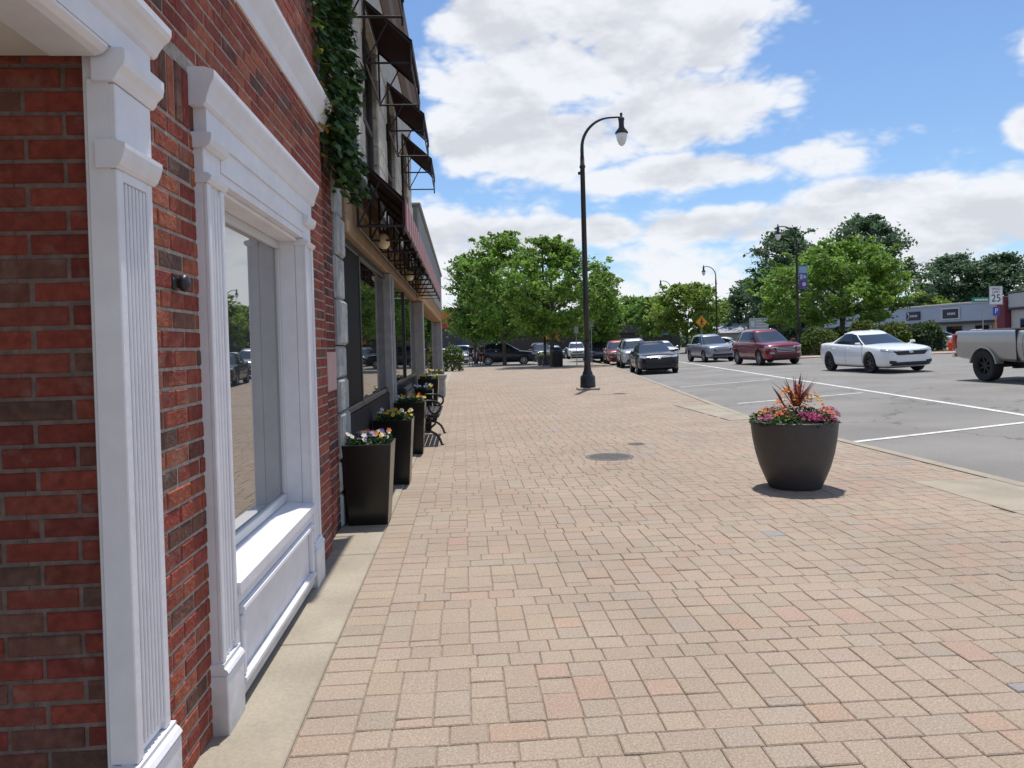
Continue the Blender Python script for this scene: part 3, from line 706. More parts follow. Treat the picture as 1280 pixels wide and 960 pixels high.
# ivy on the corner of the stone building
def ivy():
    o = empty('ivy', (0, 0, 0), 0, 'dark green ivy hanging over the corner between red brick and pale stone', 'ivy')
    pts = []; cl = []
    for i in range(9500):
        z = 2.42+4.6*rng.random()**.9
        y = rng.normal(5.64, .34) if z > 3.0 else rng.normal(5.68, .27)
        lim0 = 4.99+.10*math.sin(z*3.1)+.06*math.sin(z*8); lim1 = 6.24+.16*math.sin(z*2.3+1)+.07*math.sin(z*7)+(.1 if z < 3.5 else 0)
        if not lim0 < y < lim1: continue
        bot = 2.50+.6*abs(y-5.62)+.08*math.sin(y*21)
        if z < bot: continue
        d = (.25 if z < 3.6 else .18)*(1-abs(y-5.6)/.75)+.05*math.sin(z*5+y*7)
        x = -.955+max(.015, d)*rng.random()**.6
        pts.append((x, y, z)); edge = (y < lim0+.17)
        q = rng.random()
        if edge and z < 3.3 and q < .62: cl.append((.34, .10, .03) if q < .2 else (.30, .20, .03))
        elif edge and q < .6: cl.append((.16, .20, .03))
        else: cl.append(tuple(np.array((.05, .10, .024))*rng.uniform(.4, 1.9)))
    pts = np.array(pts); nn = np.tile(np.array((.9, -.35, .35)), (len(pts), 1))
    leaf_mesh('foliage', pts, .038, np.array(cl), o, nrm=nn, asp=.75)
    m = MB()
    for i in range(14):
        y = rng.uniform(5.3, 5.9); q = [(-.945, y+.1*math.sin(k*1.3+i), 2.7+k*.5) for k in range(9)]
        m.tube(q, .008, 5)
    m.build('stems', BARK, o, fix=False)
ivy()

GT = 'street trees'
def tr(name, label, px, y, top, halfw, bottom, col, **kw):
    """tree standing at depth y; pixel rows only give its height and spread"""
    x = on_y(px, 430, y).x; zg = gz(x, y) if kw.get('base') is None else kw['base']
    h = on_y(px, top, y).z-zg; zb = on_y(px, bottom, y).z-zg
    rx = abs(on_y(px+halfw, 430, y).x-x)
    return tree(name, label, x, y, h, rx, max(zb, .3), col, **kw)
LG = (.16, .29, .045); MG = (.125, .24, .045); DG = (.080, .150, .075); YG = (.20, .29, .05)
tr('street_tree', 'light green street tree behind the black litter bin', 690, 47.5, 298, 78, 417, LG, seed=11, nclump=105, per=85, leaf=.13, clump=.75, group=GT)
tr('street_tree', 'tallest light green street tree left of the bin, over the dark parked vehicle', 630, 57, 291, 58, 420, LG, seed=12, nclump=105, per=80, leaf=.14, clump=.8, group=GT)
tr('street_tree', 'leftmost green street tree, over the two walking people', 594, 64, 320, 44, 425, MG, seed=13, nclump=95, per=85, leaf=.14, clump=.9, group=GT)
tr('street_tree', 'low green street tree seen just right of the nearest lamp post', 752, 62, 343, 36, 424, LG, seed=14, nclump=85, per=85, leaf=.14, clump=.8, group=GT)
tr('street_tree', 'yellow green street tree behind the yellow warning sign', 858, 74, 356, 55, 418, YG, seed=15, nclump=80, per=70, leaf=.2, clump=1.0, group=GT)
tr('street_tree', 'pale green street tree left of the yellow green one, by a far lamp arm', 815, 88, 372, 34, 418, MG, seed=16, nclump=50, per=60, leaf=.2, clump=1.1, group=GT)
tr('street_tree', 'broad green locust tree beside the banner lamp post, behind the white sedan', 1052, 53, 302, 96, 402, LG, seed=17, nclump=150, per=85, leaf=.14, clump=.85, group=GT, trunk_r=.2)
tr('street_tree', 'bright green small tree left of the banner lamp post', 975, 62, 334, 26, 408, LG, seed=18, nclump=45, per=75, leaf=.125, clump=.7, group=GT)
GB = 'dark trees beyond the street'
tr('tall_tree', 'dark tall tree rising behind the lamp post with the banner', 982, 96, 286, 64, 425, DG, seed=21, nclump=95, per=70, leaf=.26, clump=1.7, group=GB, trunk_r=.35)
tr('tall_tree', 'highest dark tree, behind the broad green locust tree', 1085, 98, 270, 70, 420, DG, seed=22, nclump=100, per=70, leaf=.26, clump=1.7, group=GB, trunk_r=.35)
tr('tall_tree', 'narrow dark conifer like tree left of the tall dark trees', 932, 105, 348, 30, 425, DG, seed=23, nclump=40, per=70, leaf=.26, clump=1.2, group=GB, trunk_r=.25)
tr('tall_tree', 'rounded dark tree rising behind the long grey shop roof', 1192, 112, 318, 50, 405, DG, seed=24, nclump=80, per=70, leaf=.28, clump=1.7, group=GB, trunk_r=.35)
tr('tall_tree', 'rounded dark tree at the right edge behind the speed limit sign', 1250, 108, 317, 50, 405, DG, seed=25, nclump=80, per=70, leaf=.28, clump=1.7, group=GB, trunk_r=.35)
tr('tall_tree', 'yellowish low tree behind the roof of the long grey shop', 1150, 100, 366, 40, 410, YG, seed=26, nclump=50, per=70, leaf=.26, clump=1.2, group=GB, trunk_r=.2)
tr('tall_tree', 'dark tree far off between the nearest lamp post and the parked cars', 790, 120, 372, 42, 428, MG, seed=27, nclump=60, per=60, leaf=.32, clump=1.8, group=GB, trunk_r=.3)
tr('tall_tree', 'dark far tree seen through the trunks behind the dark parked vehicle', 668, 112, 350, 50, 426, DG, seed=28, nclump=60, per=60, leaf=.32, clump=1.8, group=GB, trunk_r=.3)
tr('tall_tree', 'dark far tree above the low yellow green street tree, right of the silver crossover roof', 905, 118, 376, 30, 426, MG, seed=29, nclump=50, per=60, leaf=.34, clump=1.6, group=GB, trunk_r=.3)
tr('tall_tree', 'dark far tree behind the leftmost street tree and the walkers', 605, 118, 375, 52, 426, DG, seed=30, nclump=60, per=60, leaf=.32, clump=1.8, group=GB, trunk_r=.3)
tr('tall_tree', 'dark far tree right behind the litter bin and sign posts', 735, 125, 385, 48, 428, DG, seed=31, nclump=60, per=60, leaf=.32, clump=1.8, group=GB, trunk_r=.3)
for i, (px, y) in enumerate(((1330, 100), (1420, 80))):
    tr('tall_tree', ('rounded dark tree just past the right edge of the photo', 'second dark tree past the right edge of the photo')[i], px, y, 318, 60, 405, DG, seed=41+i, nclump=70, per=60, leaf=.28, clump=1.7, group=GB, trunk_r=.35)

# far-off woods, one mass behind everything
r_ = np.random.default_rng(99); n = 9000; px_ = r_.uniform(470, 1500, n); yy_ = r_.uniform(135, 150, n)
xw = np.array([on_y(float(a), 430, float(b)).x for a, b in zip(px_, yy_)]); top = 5.2+1.6*np.sin(xw*.11)+1.0*np.sin(xw*.37+1)
leaf_mesh_pts = np.stack([xw, yy_, -.2+top*r_.random(n)**.8], 1)
wd = leaf_mesh('far_woods', leaf_mesh_pts, .75, hue(n, DG, .35, .3)); tag(wd, 'far dark belt of woods closing the view behind the street', 'woods', kind='stuff')

# shrubs
def shrub(label, px, py, halfw, top, col, depth=None, seed=1, n=1500, leaf=.07, name='shrub', group='clipped shrubs across the road', z=None):
    b = at(px, py) if depth is None else on_y(px, 430, depth)
    if depth is not None: b.z = gz(b.x, b.y) if z is None else z
    rx = abs(on_y(px+halfw, 430, b.y).x-b.x); h = on_y(px, top, b.y).z-b.z
    o = empty(name, b, 0, label, 'shrub', group); r = np.random.default_rng(seed)
    d = r.normal(size=(n, 3)); d /= np.linalg.norm(d, axis=1, keepdims=True); d[:, 2] = np.abs(d[:, 2])*1.25-.25
    q = (r.uniform(.5, 1, n)**.5)*(1+.10*np.sin(d[:, 0]*7+seed)+.08*np.sin(d[:, 1]*9+2*d[:, 2]*5))
    p = d*q[:, None]*np.array((rx, rx*.9, h*.5))+np.array((0, 0, h*.52)); k_ = r.random(n) < .4; a_ = r.uniform(0, 6.28, n); q_ = r.uniform(.6, .97, n)
    p[k_] = np.stack([np.cos(a_)*rx*q_, np.sin(a_)*rx*q_*.9, r.uniform(.02, .55, n)*h], 1)[k_]; p[:, 2] = np.maximum(p[:, 2], .02)
    leaf_mesh('foliage', p, leaf, hue(n, col, .35, .2), o)
    m = MB()
    for k in range(6):
        a = k*1.05; m.tube([(0, 0, -.02), (math.cos(a)*rx*.35, math.sin(a)*rx*.35, h*.5)], [.03, .012], 5)
    m.build('stems', BARK, o, fix=False); return o
for i, (px, hw, tp, c, lab) in enumerate(((1022, 24, 410, (.10, .15, .03), 'low light green shrub left of the locust trunk, by the banner lamp'), (1078, 20, 401, (.13, .17, .035), 'light green rounded shrub right of the locust trunk, above the white sedan roof'),
        (1118, 20, 403, (.12, .17, .03), 'light green rounded shrub above the white sedan bonnet'), (1158, 22, 402, (.06, .10, .03), 'darker rounded shrub right of the white sedan, near the hydrant'), (1045, 14, 411, (.08, .13, .03), 'small green shrub at the foot of the locust trunk'))):
    shrub(lab, px, 433, hw, tp, c, depth=46+i*.6, seed=i+3, n=3000, leaf=.10)
b = at(566, 464)
shrub('yellow green bush beside the far end of the grey storefront', 566, 464, 13, 431, (.10, .15, .025), seed=9, n=1600, leaf=.08, group=None)

# ------------------------------------------------------------------ planters
def pansies(parent, x0, x1, y0, y1, z, seed, palette, n=26, droop=False):
    r = random.Random(seed); pts = []; cl = []
    for i in range(420):
        x, y = r.uniform(x0, x1), r.uniform(y0, y1); pts.append((x, y, z+r.random()**1.5*.085)); k = r.uniform(.5, 1.5); cl.append((.035*k, .075*k, .02*k))
    leaf_mesh('foliage', np.array(pts), .022, np.array(cl), parent)
    m = MB()
    for i in range(n):
        x, y = r.uniform(x0, x1), r.uniform(y0-.01, y1); zz = z+.06+r.random()*.06; c = r.choice(palette)
        a0 = r.uniform(0, 6.28); tilt = Vector((r.uniform(-.5, .8), r.uniform(-1.3, -.2), .7)).normalized(); e1 = tilt.orthogonal().normalized(); e2 = tilt.cross(e1)
        for k in range(5):
            a = a0+k*1.257; d = e1*math.cos(a)+e2*math.sin(a); q = e1*math.cos(a+.6)+e2*math.sin(a+.6); q2 = e1*math.cos(a-.6)+e2*math.sin(a-.6)
            o = Vector((x, y, zz)); m.add([o, o+q2*.018+tilt*.003, o+d*.025+tilt*.005, o+q*.018+tilt*.003], [(0, 1, 2, 3)], tuple(v*r.uniform(.8, 1.1) for v in c))
        m.add([o+e1*.006+tilt*.006, o+e2*.006+tilt*.006, o-e1*.006+tilt*.006, o-e2*.006+tilt*.006], [(0, 1, 2, 3)], (.6, .3, .02))
    m.build('blossoms', PETAL, parent, fix=False)
YEL, WHT, PUR, ORG, RED = (.75, .50, .02), (.75, .75, .72), (.16, .14, .45), (.65, .16, .02), (.45, .03, .03)
def square_planter(x1, y0, h, label, seed, pal, wb=.305, wt=.405):
    o = empty('square_planter', (x1-wt/2, y0+wt/2, .006), 0, label, 'planter', 'tall square planters along the storefront')
    m = MB(); a, b = wb/2, wt/2; t = .022
    def ring(r, z): return [(-r, -r, z), (r, -r, z), (r, r, z), (-r, r, z)]
    rings = [ring(a, 0), ring(b-.004, h-.01), ring(b, h), ring(b-t, h), ring(b-t-.004, h-.05)]
    vs = [p for q in rings for p in q]; fs = [(3, 2, 1, 0)]+[(i*4+j, i*4+(j+1) % 4, (i+1)*4+(j+1) % 4, (i+1)*4+j) for i in range(4) for j in range(4)]
    m.add(vs, fs); sh = m.build('shell', SQPOT, o)
    bv = sh.modifiers.new('bevel', 'BEVEL'); bv.width = .006; bv.segments = 2
    m = MB(); m.box(-b+t+.004, b-t-.004, -b+t+.004, b-t-.004, h-.09, h-.045); m.build('soil', SOIL, o)
    pansies(o, -b+.03, b-.02, -b+.03, b-.03, h-.03, seed, pal)
SQ = [(-.59, 5.86, .645, 'nearest tall dark square planter with mixed white, purple and orange pansies, by the stone pier', (WHT, PUR, ORG, YEL, WHT)),
      (-.545, 7.58, .67, 'second dark square planter from the stone pier, with yellow pansies', (YEL, YEL, WHT)),
      (-.525, 9.75, .69, 'third dark square planter, bright yellow pansies, just in front of the bench', (YEL, YEL, ORG, WHT)),
      (-.53, 12.35, .70, 'dark square planter just behind the bench', (YEL, WHT, WHT, PUR)),
      (-.50, 14.3, .80, 'farthest dark square planter with yellow flowers, before the pale stone box', (YEL, YEL, (.6, .6, .2)))]
for i, (x, y, h, lab, pal) in enumerate(SQ): square_planter(x, y, h, lab, 30+i, pal)
# pale stone box planter further on
o = empty('stone_planter', (-.82, 21.6, .006), 0, 'pale grey stone box planter by the grey storefront', 'planter')
m = MB(); m.bbox(-.25, .25, -.6, .6, 0, .50, .02); m.bbox(-.30, .30, -.65, .65, .501, .64, .02); m.build('shell', mat('pale_stone', (.36, .35, .33), .85, var=.15, bump=.4), o)
m = MB(); m.box(-.24, .24, -.58, .58, .641, .655); m.build('soil', SOIL, o); pansies(o, -.22, .22, -.55, .55, .65, 77, (YEL, WHT), 20)
# the big round pot
def round_pot():
    pc = at(994, 614); dr_ = Vector((pc.x, pc.y, 0)).normalized(); ctr = pc+dr_*.23; ctr.z = 0
    o = empty('flower_pot', ctr, 0, 'large round dark grey pot of orange, pink and red flowers on the brick pavement', 'flower pot')
    m = MB(); m.smooth = True; h = .63
    prof = [(.0, 0), (.228, 0), (.238, .012), (.268, .08), (.316, .2), (.352, .33), (.376, .46), (.388, .57), (.391, .60), (.394, h-.008), (.388, h), (.352, h+.002), (.346, h-.008), (.342, h-.06)]
    m.lathe(prof, n=64, cap=False); m.build('shell', PLANTER, o)
    m = MB(); m.lathe([(0, h-.05), (.343, h-.055)], n=40, cap=False); m.build('soil', SOIL, o)
    r = random.Random(5); pts, cl = [], []
    for i in range(2300):
        a = r.uniform(0, 6.28); q = math.sqrt(r.random())*.40; x, y = q*math.cos(a), q*math.sin(a)
        hh = .03+.12*(1-(q/.42)**2)+.03*math.sin(a*5)
        k = r.uniform(.5, 1.5); gcol = (.05, .12, .025) if a > 2.6 and a < 4.4 else (.045, .075, .03)
        pts.append((x, y, h-.03+hh*r.random()**.5)); cl.append(tuple(v*k for v in gcol))
    leaf_mesh('foliage', np.array(pts), .017, np.array(cl), o, flat=.6)
    MAG, DMAG, ORA, YO, CORAL = (.42, .03, .16), (.30, .02, .10), (.75, .22, .03), (.70, .38, .04), (.60, .09, .05)
    groups = []
    def clump(cx, cy, rad, z, pal, nfl): groups.append((cx, cy, rad, z, pal, nfl))
    for (cx, cy, rad, z, pal, nfl) in ((0.02, -.25, .12, .075, (MAG, DMAG, MAG), 75), (.06, -.28, .10, .05, (MAG, (.5, .06, .22)), 50), (.31, -.10, .08, .09, (DMAG, MAG, (.25, .05, .08)), 50), (-.33, -.14, .07, .05, (MAG, (.5, .12, .25)), 25),
            (-.09, -.08, .10, .19, (ORA, YO, ORA), 75), (.14, -.10, .11, .15, (YO, ORA, (.6, .4, .05)), 70), (.22, -.18, .08, .10, (ORA, CORAL), 50), (-.18, -.17, .08, .10, (CORAL, ORA), 45),
            (0, .2, .2, .11, (ORA, MAG, CORAL), 80), (-.25, .1, .12, .07, (MAG, ORA), 40), (.05, -.02, .10, .2, (CORAL, (.35, .05, .03)), 50), (.38, -.06, .05, .05, (DMAG,), 16), (.22, -.3, .06, .04, (CORAL, MAG), 20)): clump(cx, cy, rad, z, pal, nfl)
    m = MB()
    for cx, cy, rad, z, pal, nfl in groups:
        for i in range(nfl):
            a = r.uniform(0, 6.28); q = math.sqrt(r.random())*rad; p = Vector((cx+q*math.cos(a), cy+q*math.sin(a), h+z*(1.65 if cx*cx+cy*cy < .04 else 1.15)*(1-.5*(q/rad)**2)+r.uniform(-.02, .02)))
            t = Vector((r.uniform(-.7, .7), r.uniform(-1, .3), 1)).normalized(); e1 = t.orthogonal().normalized(); e2 = t.cross(e1); c = r.choice(pal); k = r.uniform(.75, 1.15)
            for j in range(5):
                b = j*1.257+i; d = e1*math.cos(b)+e2*math.sin(b); d1 = e1*math.cos(b+.55)+e2*math.sin(b+.55); d2 = e1*math.cos(b-.55)+e2*math.sin(b-.55)
                m.add([p, p+d2*.011+t*.002, p+d*.016+t*.004, p+d1*.011+t*.002], [(0, 1, 2, 3)], tuple(v*k for v in c))
    m.build('blossoms', PETAL, o, fix=False)
    m = MB()
    for i in range(24):
        a = i*2.399; ln = r.uniform(.20, .34); out = r.uniform(.15, .8); b = Vector((.03*math.cos(a)+.02, .03*math.sin(a)-.02, h+.13)); d = Vector((math.cos(a)*out, math.sin(a)*out, 1)).normalized()
        s = Vector((-math.sin(a), math.cos(a), 0))*.0115; col = r.choice(((.14, .03, .03), (.20, .06, .035), (.09, .03, .035)))
        mid = b+d*ln*.55; tip = b+d*ln+Vector((math.cos(a), math.sin(a), -.4))*out*.07
        m.add([b-s*.7, b+s*.7, mid+s, mid-s], [(0, 1, 2, 3)], col); m.add([mid-s, mid+s, tip], [(0, 1, 2)], col)
    for i in range(4):                                    # trailing stems at the left
        a = 2.9+i*.18; b = Vector((-.12, -.1, h+.12)); tip = Vector((-.20-.02*i, -.14, h+.27+.02*i)); s = Vector((.004, 0, .004))
        m.add([b-s, b+s, tip+s*.5, tip-s*.5], [(0, 1, 2, 3)], (.09, .035, .04))
    m.build('spike_leaves', PETAL, o, fix=False)
round_pot()

# ------------------------------------------------------------------ bench
def bench():
    o = empty('bench', (-.90, 11.4, .006), 0, 'black bench with curled iron arms between the dark planters', 'bench')
    for s in (-.72, .72):
        m = MB(); m.smooth = True
        arc = lambda cx, cz, r0, a0, a1, k=10: [(cx+r0*math.cos(R(a0+(a1-a0)*i/k)), s, cz+r0*math.sin(R(a0+(a1-a0)*i/k))) for i in range(k+1)]
        m.tube([(.05, s, .82), (.08, s, .6), (.12, s, .42), (.14, s, .40), (.32, s, .39), (.52, s, .41)], .018, 8)        # back upright and seat rail
        m.tube(arc(.34, .0, .2, 180, 20), .018, 8); m.tube([(.14, s, 0), (.20, s, .2), (.15, s, .40)], .018, 8)
        m.tube([(.53, s, .07), (.55, s, .0), (.58, s, 0.)], .018, 8); m.tube([(.34, s, .2), (.46, s, .3), (.48, s, .40)], .016, 8)
        m.tube([(.09, s, .62), (.3, s, .64), (.46, s, .63)]+arc(.46, .54, .085, 90, -200, 12), .016, 8)
        m.tube([(.48, s, .40), (.5, s, .47), (.53, s, .5)], .014, 8)
        m.build('end_frame', BLACK, o, fix=False)
    W_ = mat('bench_slat', (.035, .03, .03), .45, var=.25, vscale=14)
    for i in range(6): m = MB(); m.bbox(.15+i*.066, .15+i*.066+.055, -.78, .78, .412+.002*i, .436+.002*i, .005); m.build('seat_slat', W_, o)
    for i in range(5):
        z = .48+i*.073; x = .115-.02*i; m = MB(); m.hexa([(x, -.78, z), (x+.022, -.78, z), (x+.022, .78, z), (x, .78, z), (x-.015, -.78, z+.06), (x+.007, -.78, z+.06), (x+.007, .78, z+.06), (x-.015, .78, z+.06)]); m.build('back_slat', W_, o)
bench()

# ------------------------------------------------------------------ street lamps
def lamp_parts(root, arm=1.0):
    m = MB(); m.smooth = True
    m.lathe([(.0, .07), (.24, .07), (.235, .12), (.225, .40), (.20, .43), (.16, .47), (.15, .50), (.155, .52), (.12, .58), (.10, .75), (.105, .85), (.135, .90), (.135, .93), (.105, .98), (.09, 1.1), (.088, 1.4)], n=16, cap=False)
    m.build('base', BLACK, root, fix=False)
    m = MB(); m.lathe([(.33, -.02), (.33, .05), (.30, .07), (0, .07)], n=4, sq=True, cap=False); m.build('footing', CONC, root)
    m = MB(); m.smooth = True; m.lathe([(.088, 1.4), (.084, 3), (.072, 6.75), (.09, 6.76), (.09, 6.83), (.07, 6.84), (.062, 7.1)], n=16); m.lathe([(.10, 1.42), (.10, 1.48)], n=16)
    m.build('pole', BLACK, root)
    m = MB(); m.smooth = True; pts = [(0, 0, 7.05), (.0, 0, 7.3)]
    for i in range(1, 13):
        t = R(180-90*i/12); pts.append((.92+.92*math.cos(t), 0, 7.35+.92*math.sin(t)))
    pts += [(1.12, 0, 8.27), (1.22, 0, 8.25)]
    m.tube(pts, [.055]*2+[.05-.018*i/12 for i in range(12)]+[.03, .03], 10); m.build('arm', BLACK, root, fix=False)
    m = MB(); m.smooth = True; m.lathe([(.0, 8.42), (.03, 8.40), (.05, 8.36), (.035, 8.33), (.035, 8.28), (.09, 8.24), (.10, 8.20), (.085, 8.16), (.08, 8.02), (.09, 7.95), (.19, 7.82), (.20, 7.78), (.17, 7.76)], (1.22, 0, 0), 18, cap=False)
    hd = m.build('lamp_head', BLACK, root)
    m = MB(); m.smooth = True; m.lathe([(.165, 7.765), (.17, 7.70), (.15, 7.58), (.10, 7.46), (.04, 7.40), (0, 7.39)], (1.22, 0, 0), 18, cap=False); m.build('globe', FROST, hd)
    m = MB(); m.lathe([(.05, -.04), (.055, 0), (.05, .04)], (-.09, 0, 6.6), 10); m.build('photo_cell', BLACK, root)
lp = at(735, 487)
l0 = empty('street_lamp', lp, R(-3), 'nearest tall black street lamp with curved arm and pear shaped globe, on the pavement', 'street lamp', 'black street lamps')
lamp_parts(l0)
def lamp_at(px, y, rz, label):
    c = copy_tree(l0); x = on_y(px, 430, y).x; c.location = (x, y, gz(x, y)); c.rotation_euler = (0, 0, rz); c['label'] = label; return c
lamp_at(681, 48.5, R(-5), 'black street lamp rising out of the light green tree behind the bin')
lb = lamp_at(998, 46, R(183), 'black street lamp carrying a blue banner across the road')
lamp_at(896.5, 70, R(185), 'black street lamp behind the yellow warning sign')
lamp_at(840, 85, R(185), 'farthest street lamp, its arm just above the yellow green tree')
# banner: hangs from the lamp
bx = lb.location; bz = on_y(1005, 332, bx.y).z; bz2 = on_y(1005, 361, bx.y).z
bn = empty('banner', (bx.x, bx.y, bz2), 0, 'blue and purple banner hanging on the lamp post beside the locust tree', 'banner')
hh = bz-bz2; m = MB(); m.bbox(.12, .66, -.006, .006, 0, hh, .003); m.build('cloth', mat('banner_blue', (.06, .11, .32), .8, var=.15), bn)
m = MB(); m.box(.14, .64, -.009, -.0065, hh*.68, hh*.97); m.build('sky_panel', mat('banner_sky', (.22, .36, .52), .8), bn)
m = MB(); m.box(.14, .64, -.009, -.0065, hh*.05, hh*.34); m.build('purple_panel', mat('banner_purple', (.09, .05, .2), .8), bn)
m = MB(); m.lathe([(0, 0), (.13, 0), (.13, .004), (0, .004)], n=20, cap=False); q = m.build('disc', mat('banner_pale', (.45, .40, .5), .8), bn); q.rotation_euler = (R(90), 0, 0); q.location = (.45, -.0095, hh*.2)
m = MB(); m.box(.2, .36, -.009, -.0066, hh*.42, hh*.62); m.box(.42, .58, -.009, -.0066, hh*.46, hh*.58); m.build('pale_motif', mat('banner_pale', (.45, .40, .5), .8), bn)
for z in (hh+.012, -.012): m = MB(); m.tube([(.06, 0, z), (.78, 0, z)], .015, 6); m.build('bracket', BLACK, bn)

# ------------------------------------------------------------------ vehicles
def grid_patch(bvh, corners, direction, name, m, parent, nu=8, nv=5, off=.008):
    """a panel that follows the body: the quad's points are dropped along `direction` on to the hull"""
    d = Vector(direction).normalized(); c = [Vector(p) for p in corners]; mb = MB(); mb.smooth = True; idx = {}; vs = []
    for i in range(nu+1):
        for j in range(nv+1):
            p = c[0].lerp(c[1], i/nu).lerp(c[3].lerp(c[2], i/nu), j/nv); h = bvh.ray_cast(p-d*3, d)
            if h[0] is None: continue
            idx[i, j] = len(vs); vs.append(h[0]-d*off)
    fs = [(idx[i, j], idx[i+1, j], idx[i+1, j+1], idx[i, j+1]) for i in range(nu) for j in range(nv) if all(k in idx for k in ((i, j), (i+1, j), (i+1, j+1), (i, j+1)))]
    if not fs: return None
    mb.add(vs, fs); o = mb.build(name, m, parent, fix=False)
    sd = o.modifiers.new('solid', 'SOLIDIFY'); sd.thickness = .02; sd.offset = 0
    return o
def smooth_interp(keys, x):
    xs = [k[0] for k in keys]; out = []
    for c in range(1, len(keys[0])): out.append(float(np.interp(-x, [-v for v in xs], [k[c] for k in keys])))
    return out
# stations: x, bottom, shoulder, half width, crown
SED = dict(L=4.63, st=[(2.32, .36, .60, .52, .02), (2.30, .24, .70, .68, .03), (2.18, .19, .775, .81, .05), (1.95, .17, .825, .875, .06), (1.5, .17, .87, .895, .07), (.95, .17, .915, .90, .06), (.2, .17, .935, .90, .05), (-.6, .17, .96, .90, .05), (-1.3, .18, .99, .895, .05), (-1.8, .20, 1.01, .87, .05), (-2.12, .25, 1.0, .82, .04), (-2.27, .34, .96, .74, .03), (-2.31, .45, .86, .62, .02)],
           cab=dict(z0=.84, x0=1.32, x1=-2.12, w0=.80, z1=1.375, rx0=.10, rx1=-.80, w1=.56, top=1.43), wb=1.35, wr=.34, tr=.79, ww=.215)
SUV = dict(L=4.68, st=[(2.33, .42, .70, .54, .03), (2.30, .30, .84, .70, .05), (2.18, .25, .93, .83, .06), (1.9, .23, .99, .90, .07), (1.4, .23, 1.04, .925, .07), (.9, .23, 1.08, .93, .06), (.1, .23, 1.10, .93, .04), (-.8, .23, 1.12, .93, .04), (-1.5, .24, 1.13, .925, .04), (-1.95, .27, 1.14, .90, .03), (-2.22, .36, 1.12, .84, .03), (-2.32, .48, 1.02, .72, .02)],
           cab=dict(z0=1.0, x0=1.42, x1=-2.26, w0=.83, z1=1.64, rx0=.28, rx1=-1.60, w1=.60, top=1.715), wb=1.38, wr=.36, tr=.81, ww=.235)
TRK = dict(L=5.9, st=[(2.95, .55, .98, .66, .03), (2.92, .48, 1.12, .86, .04), (2.7, .46, 1.22, .95, .05), (2.2, .46, 1.27, .985, .05), (1.4, .46, 1.29, .99, .04), (.4, .46, 1.29, .99, .03), (-.45, .46, 1.30, .99, .02), (-.5, .50, 1.34, .985, .0), (-1.5, .52, 1.35, .985, .0), (-2.75, .54, 1.36, .98, .0), (-2.92, .58, 1.36, .96, .0), (-2.95, .62, 1.34, .93, .0)],
           cab=dict(z0=1.2, x0=1.55, x1=-.52, w0=.88, z1=1.86, rx0=.75, rx1=-.38, w1=.70, top=1.93), wb=1.75, wr=.42, tr=.86, ww=.30)
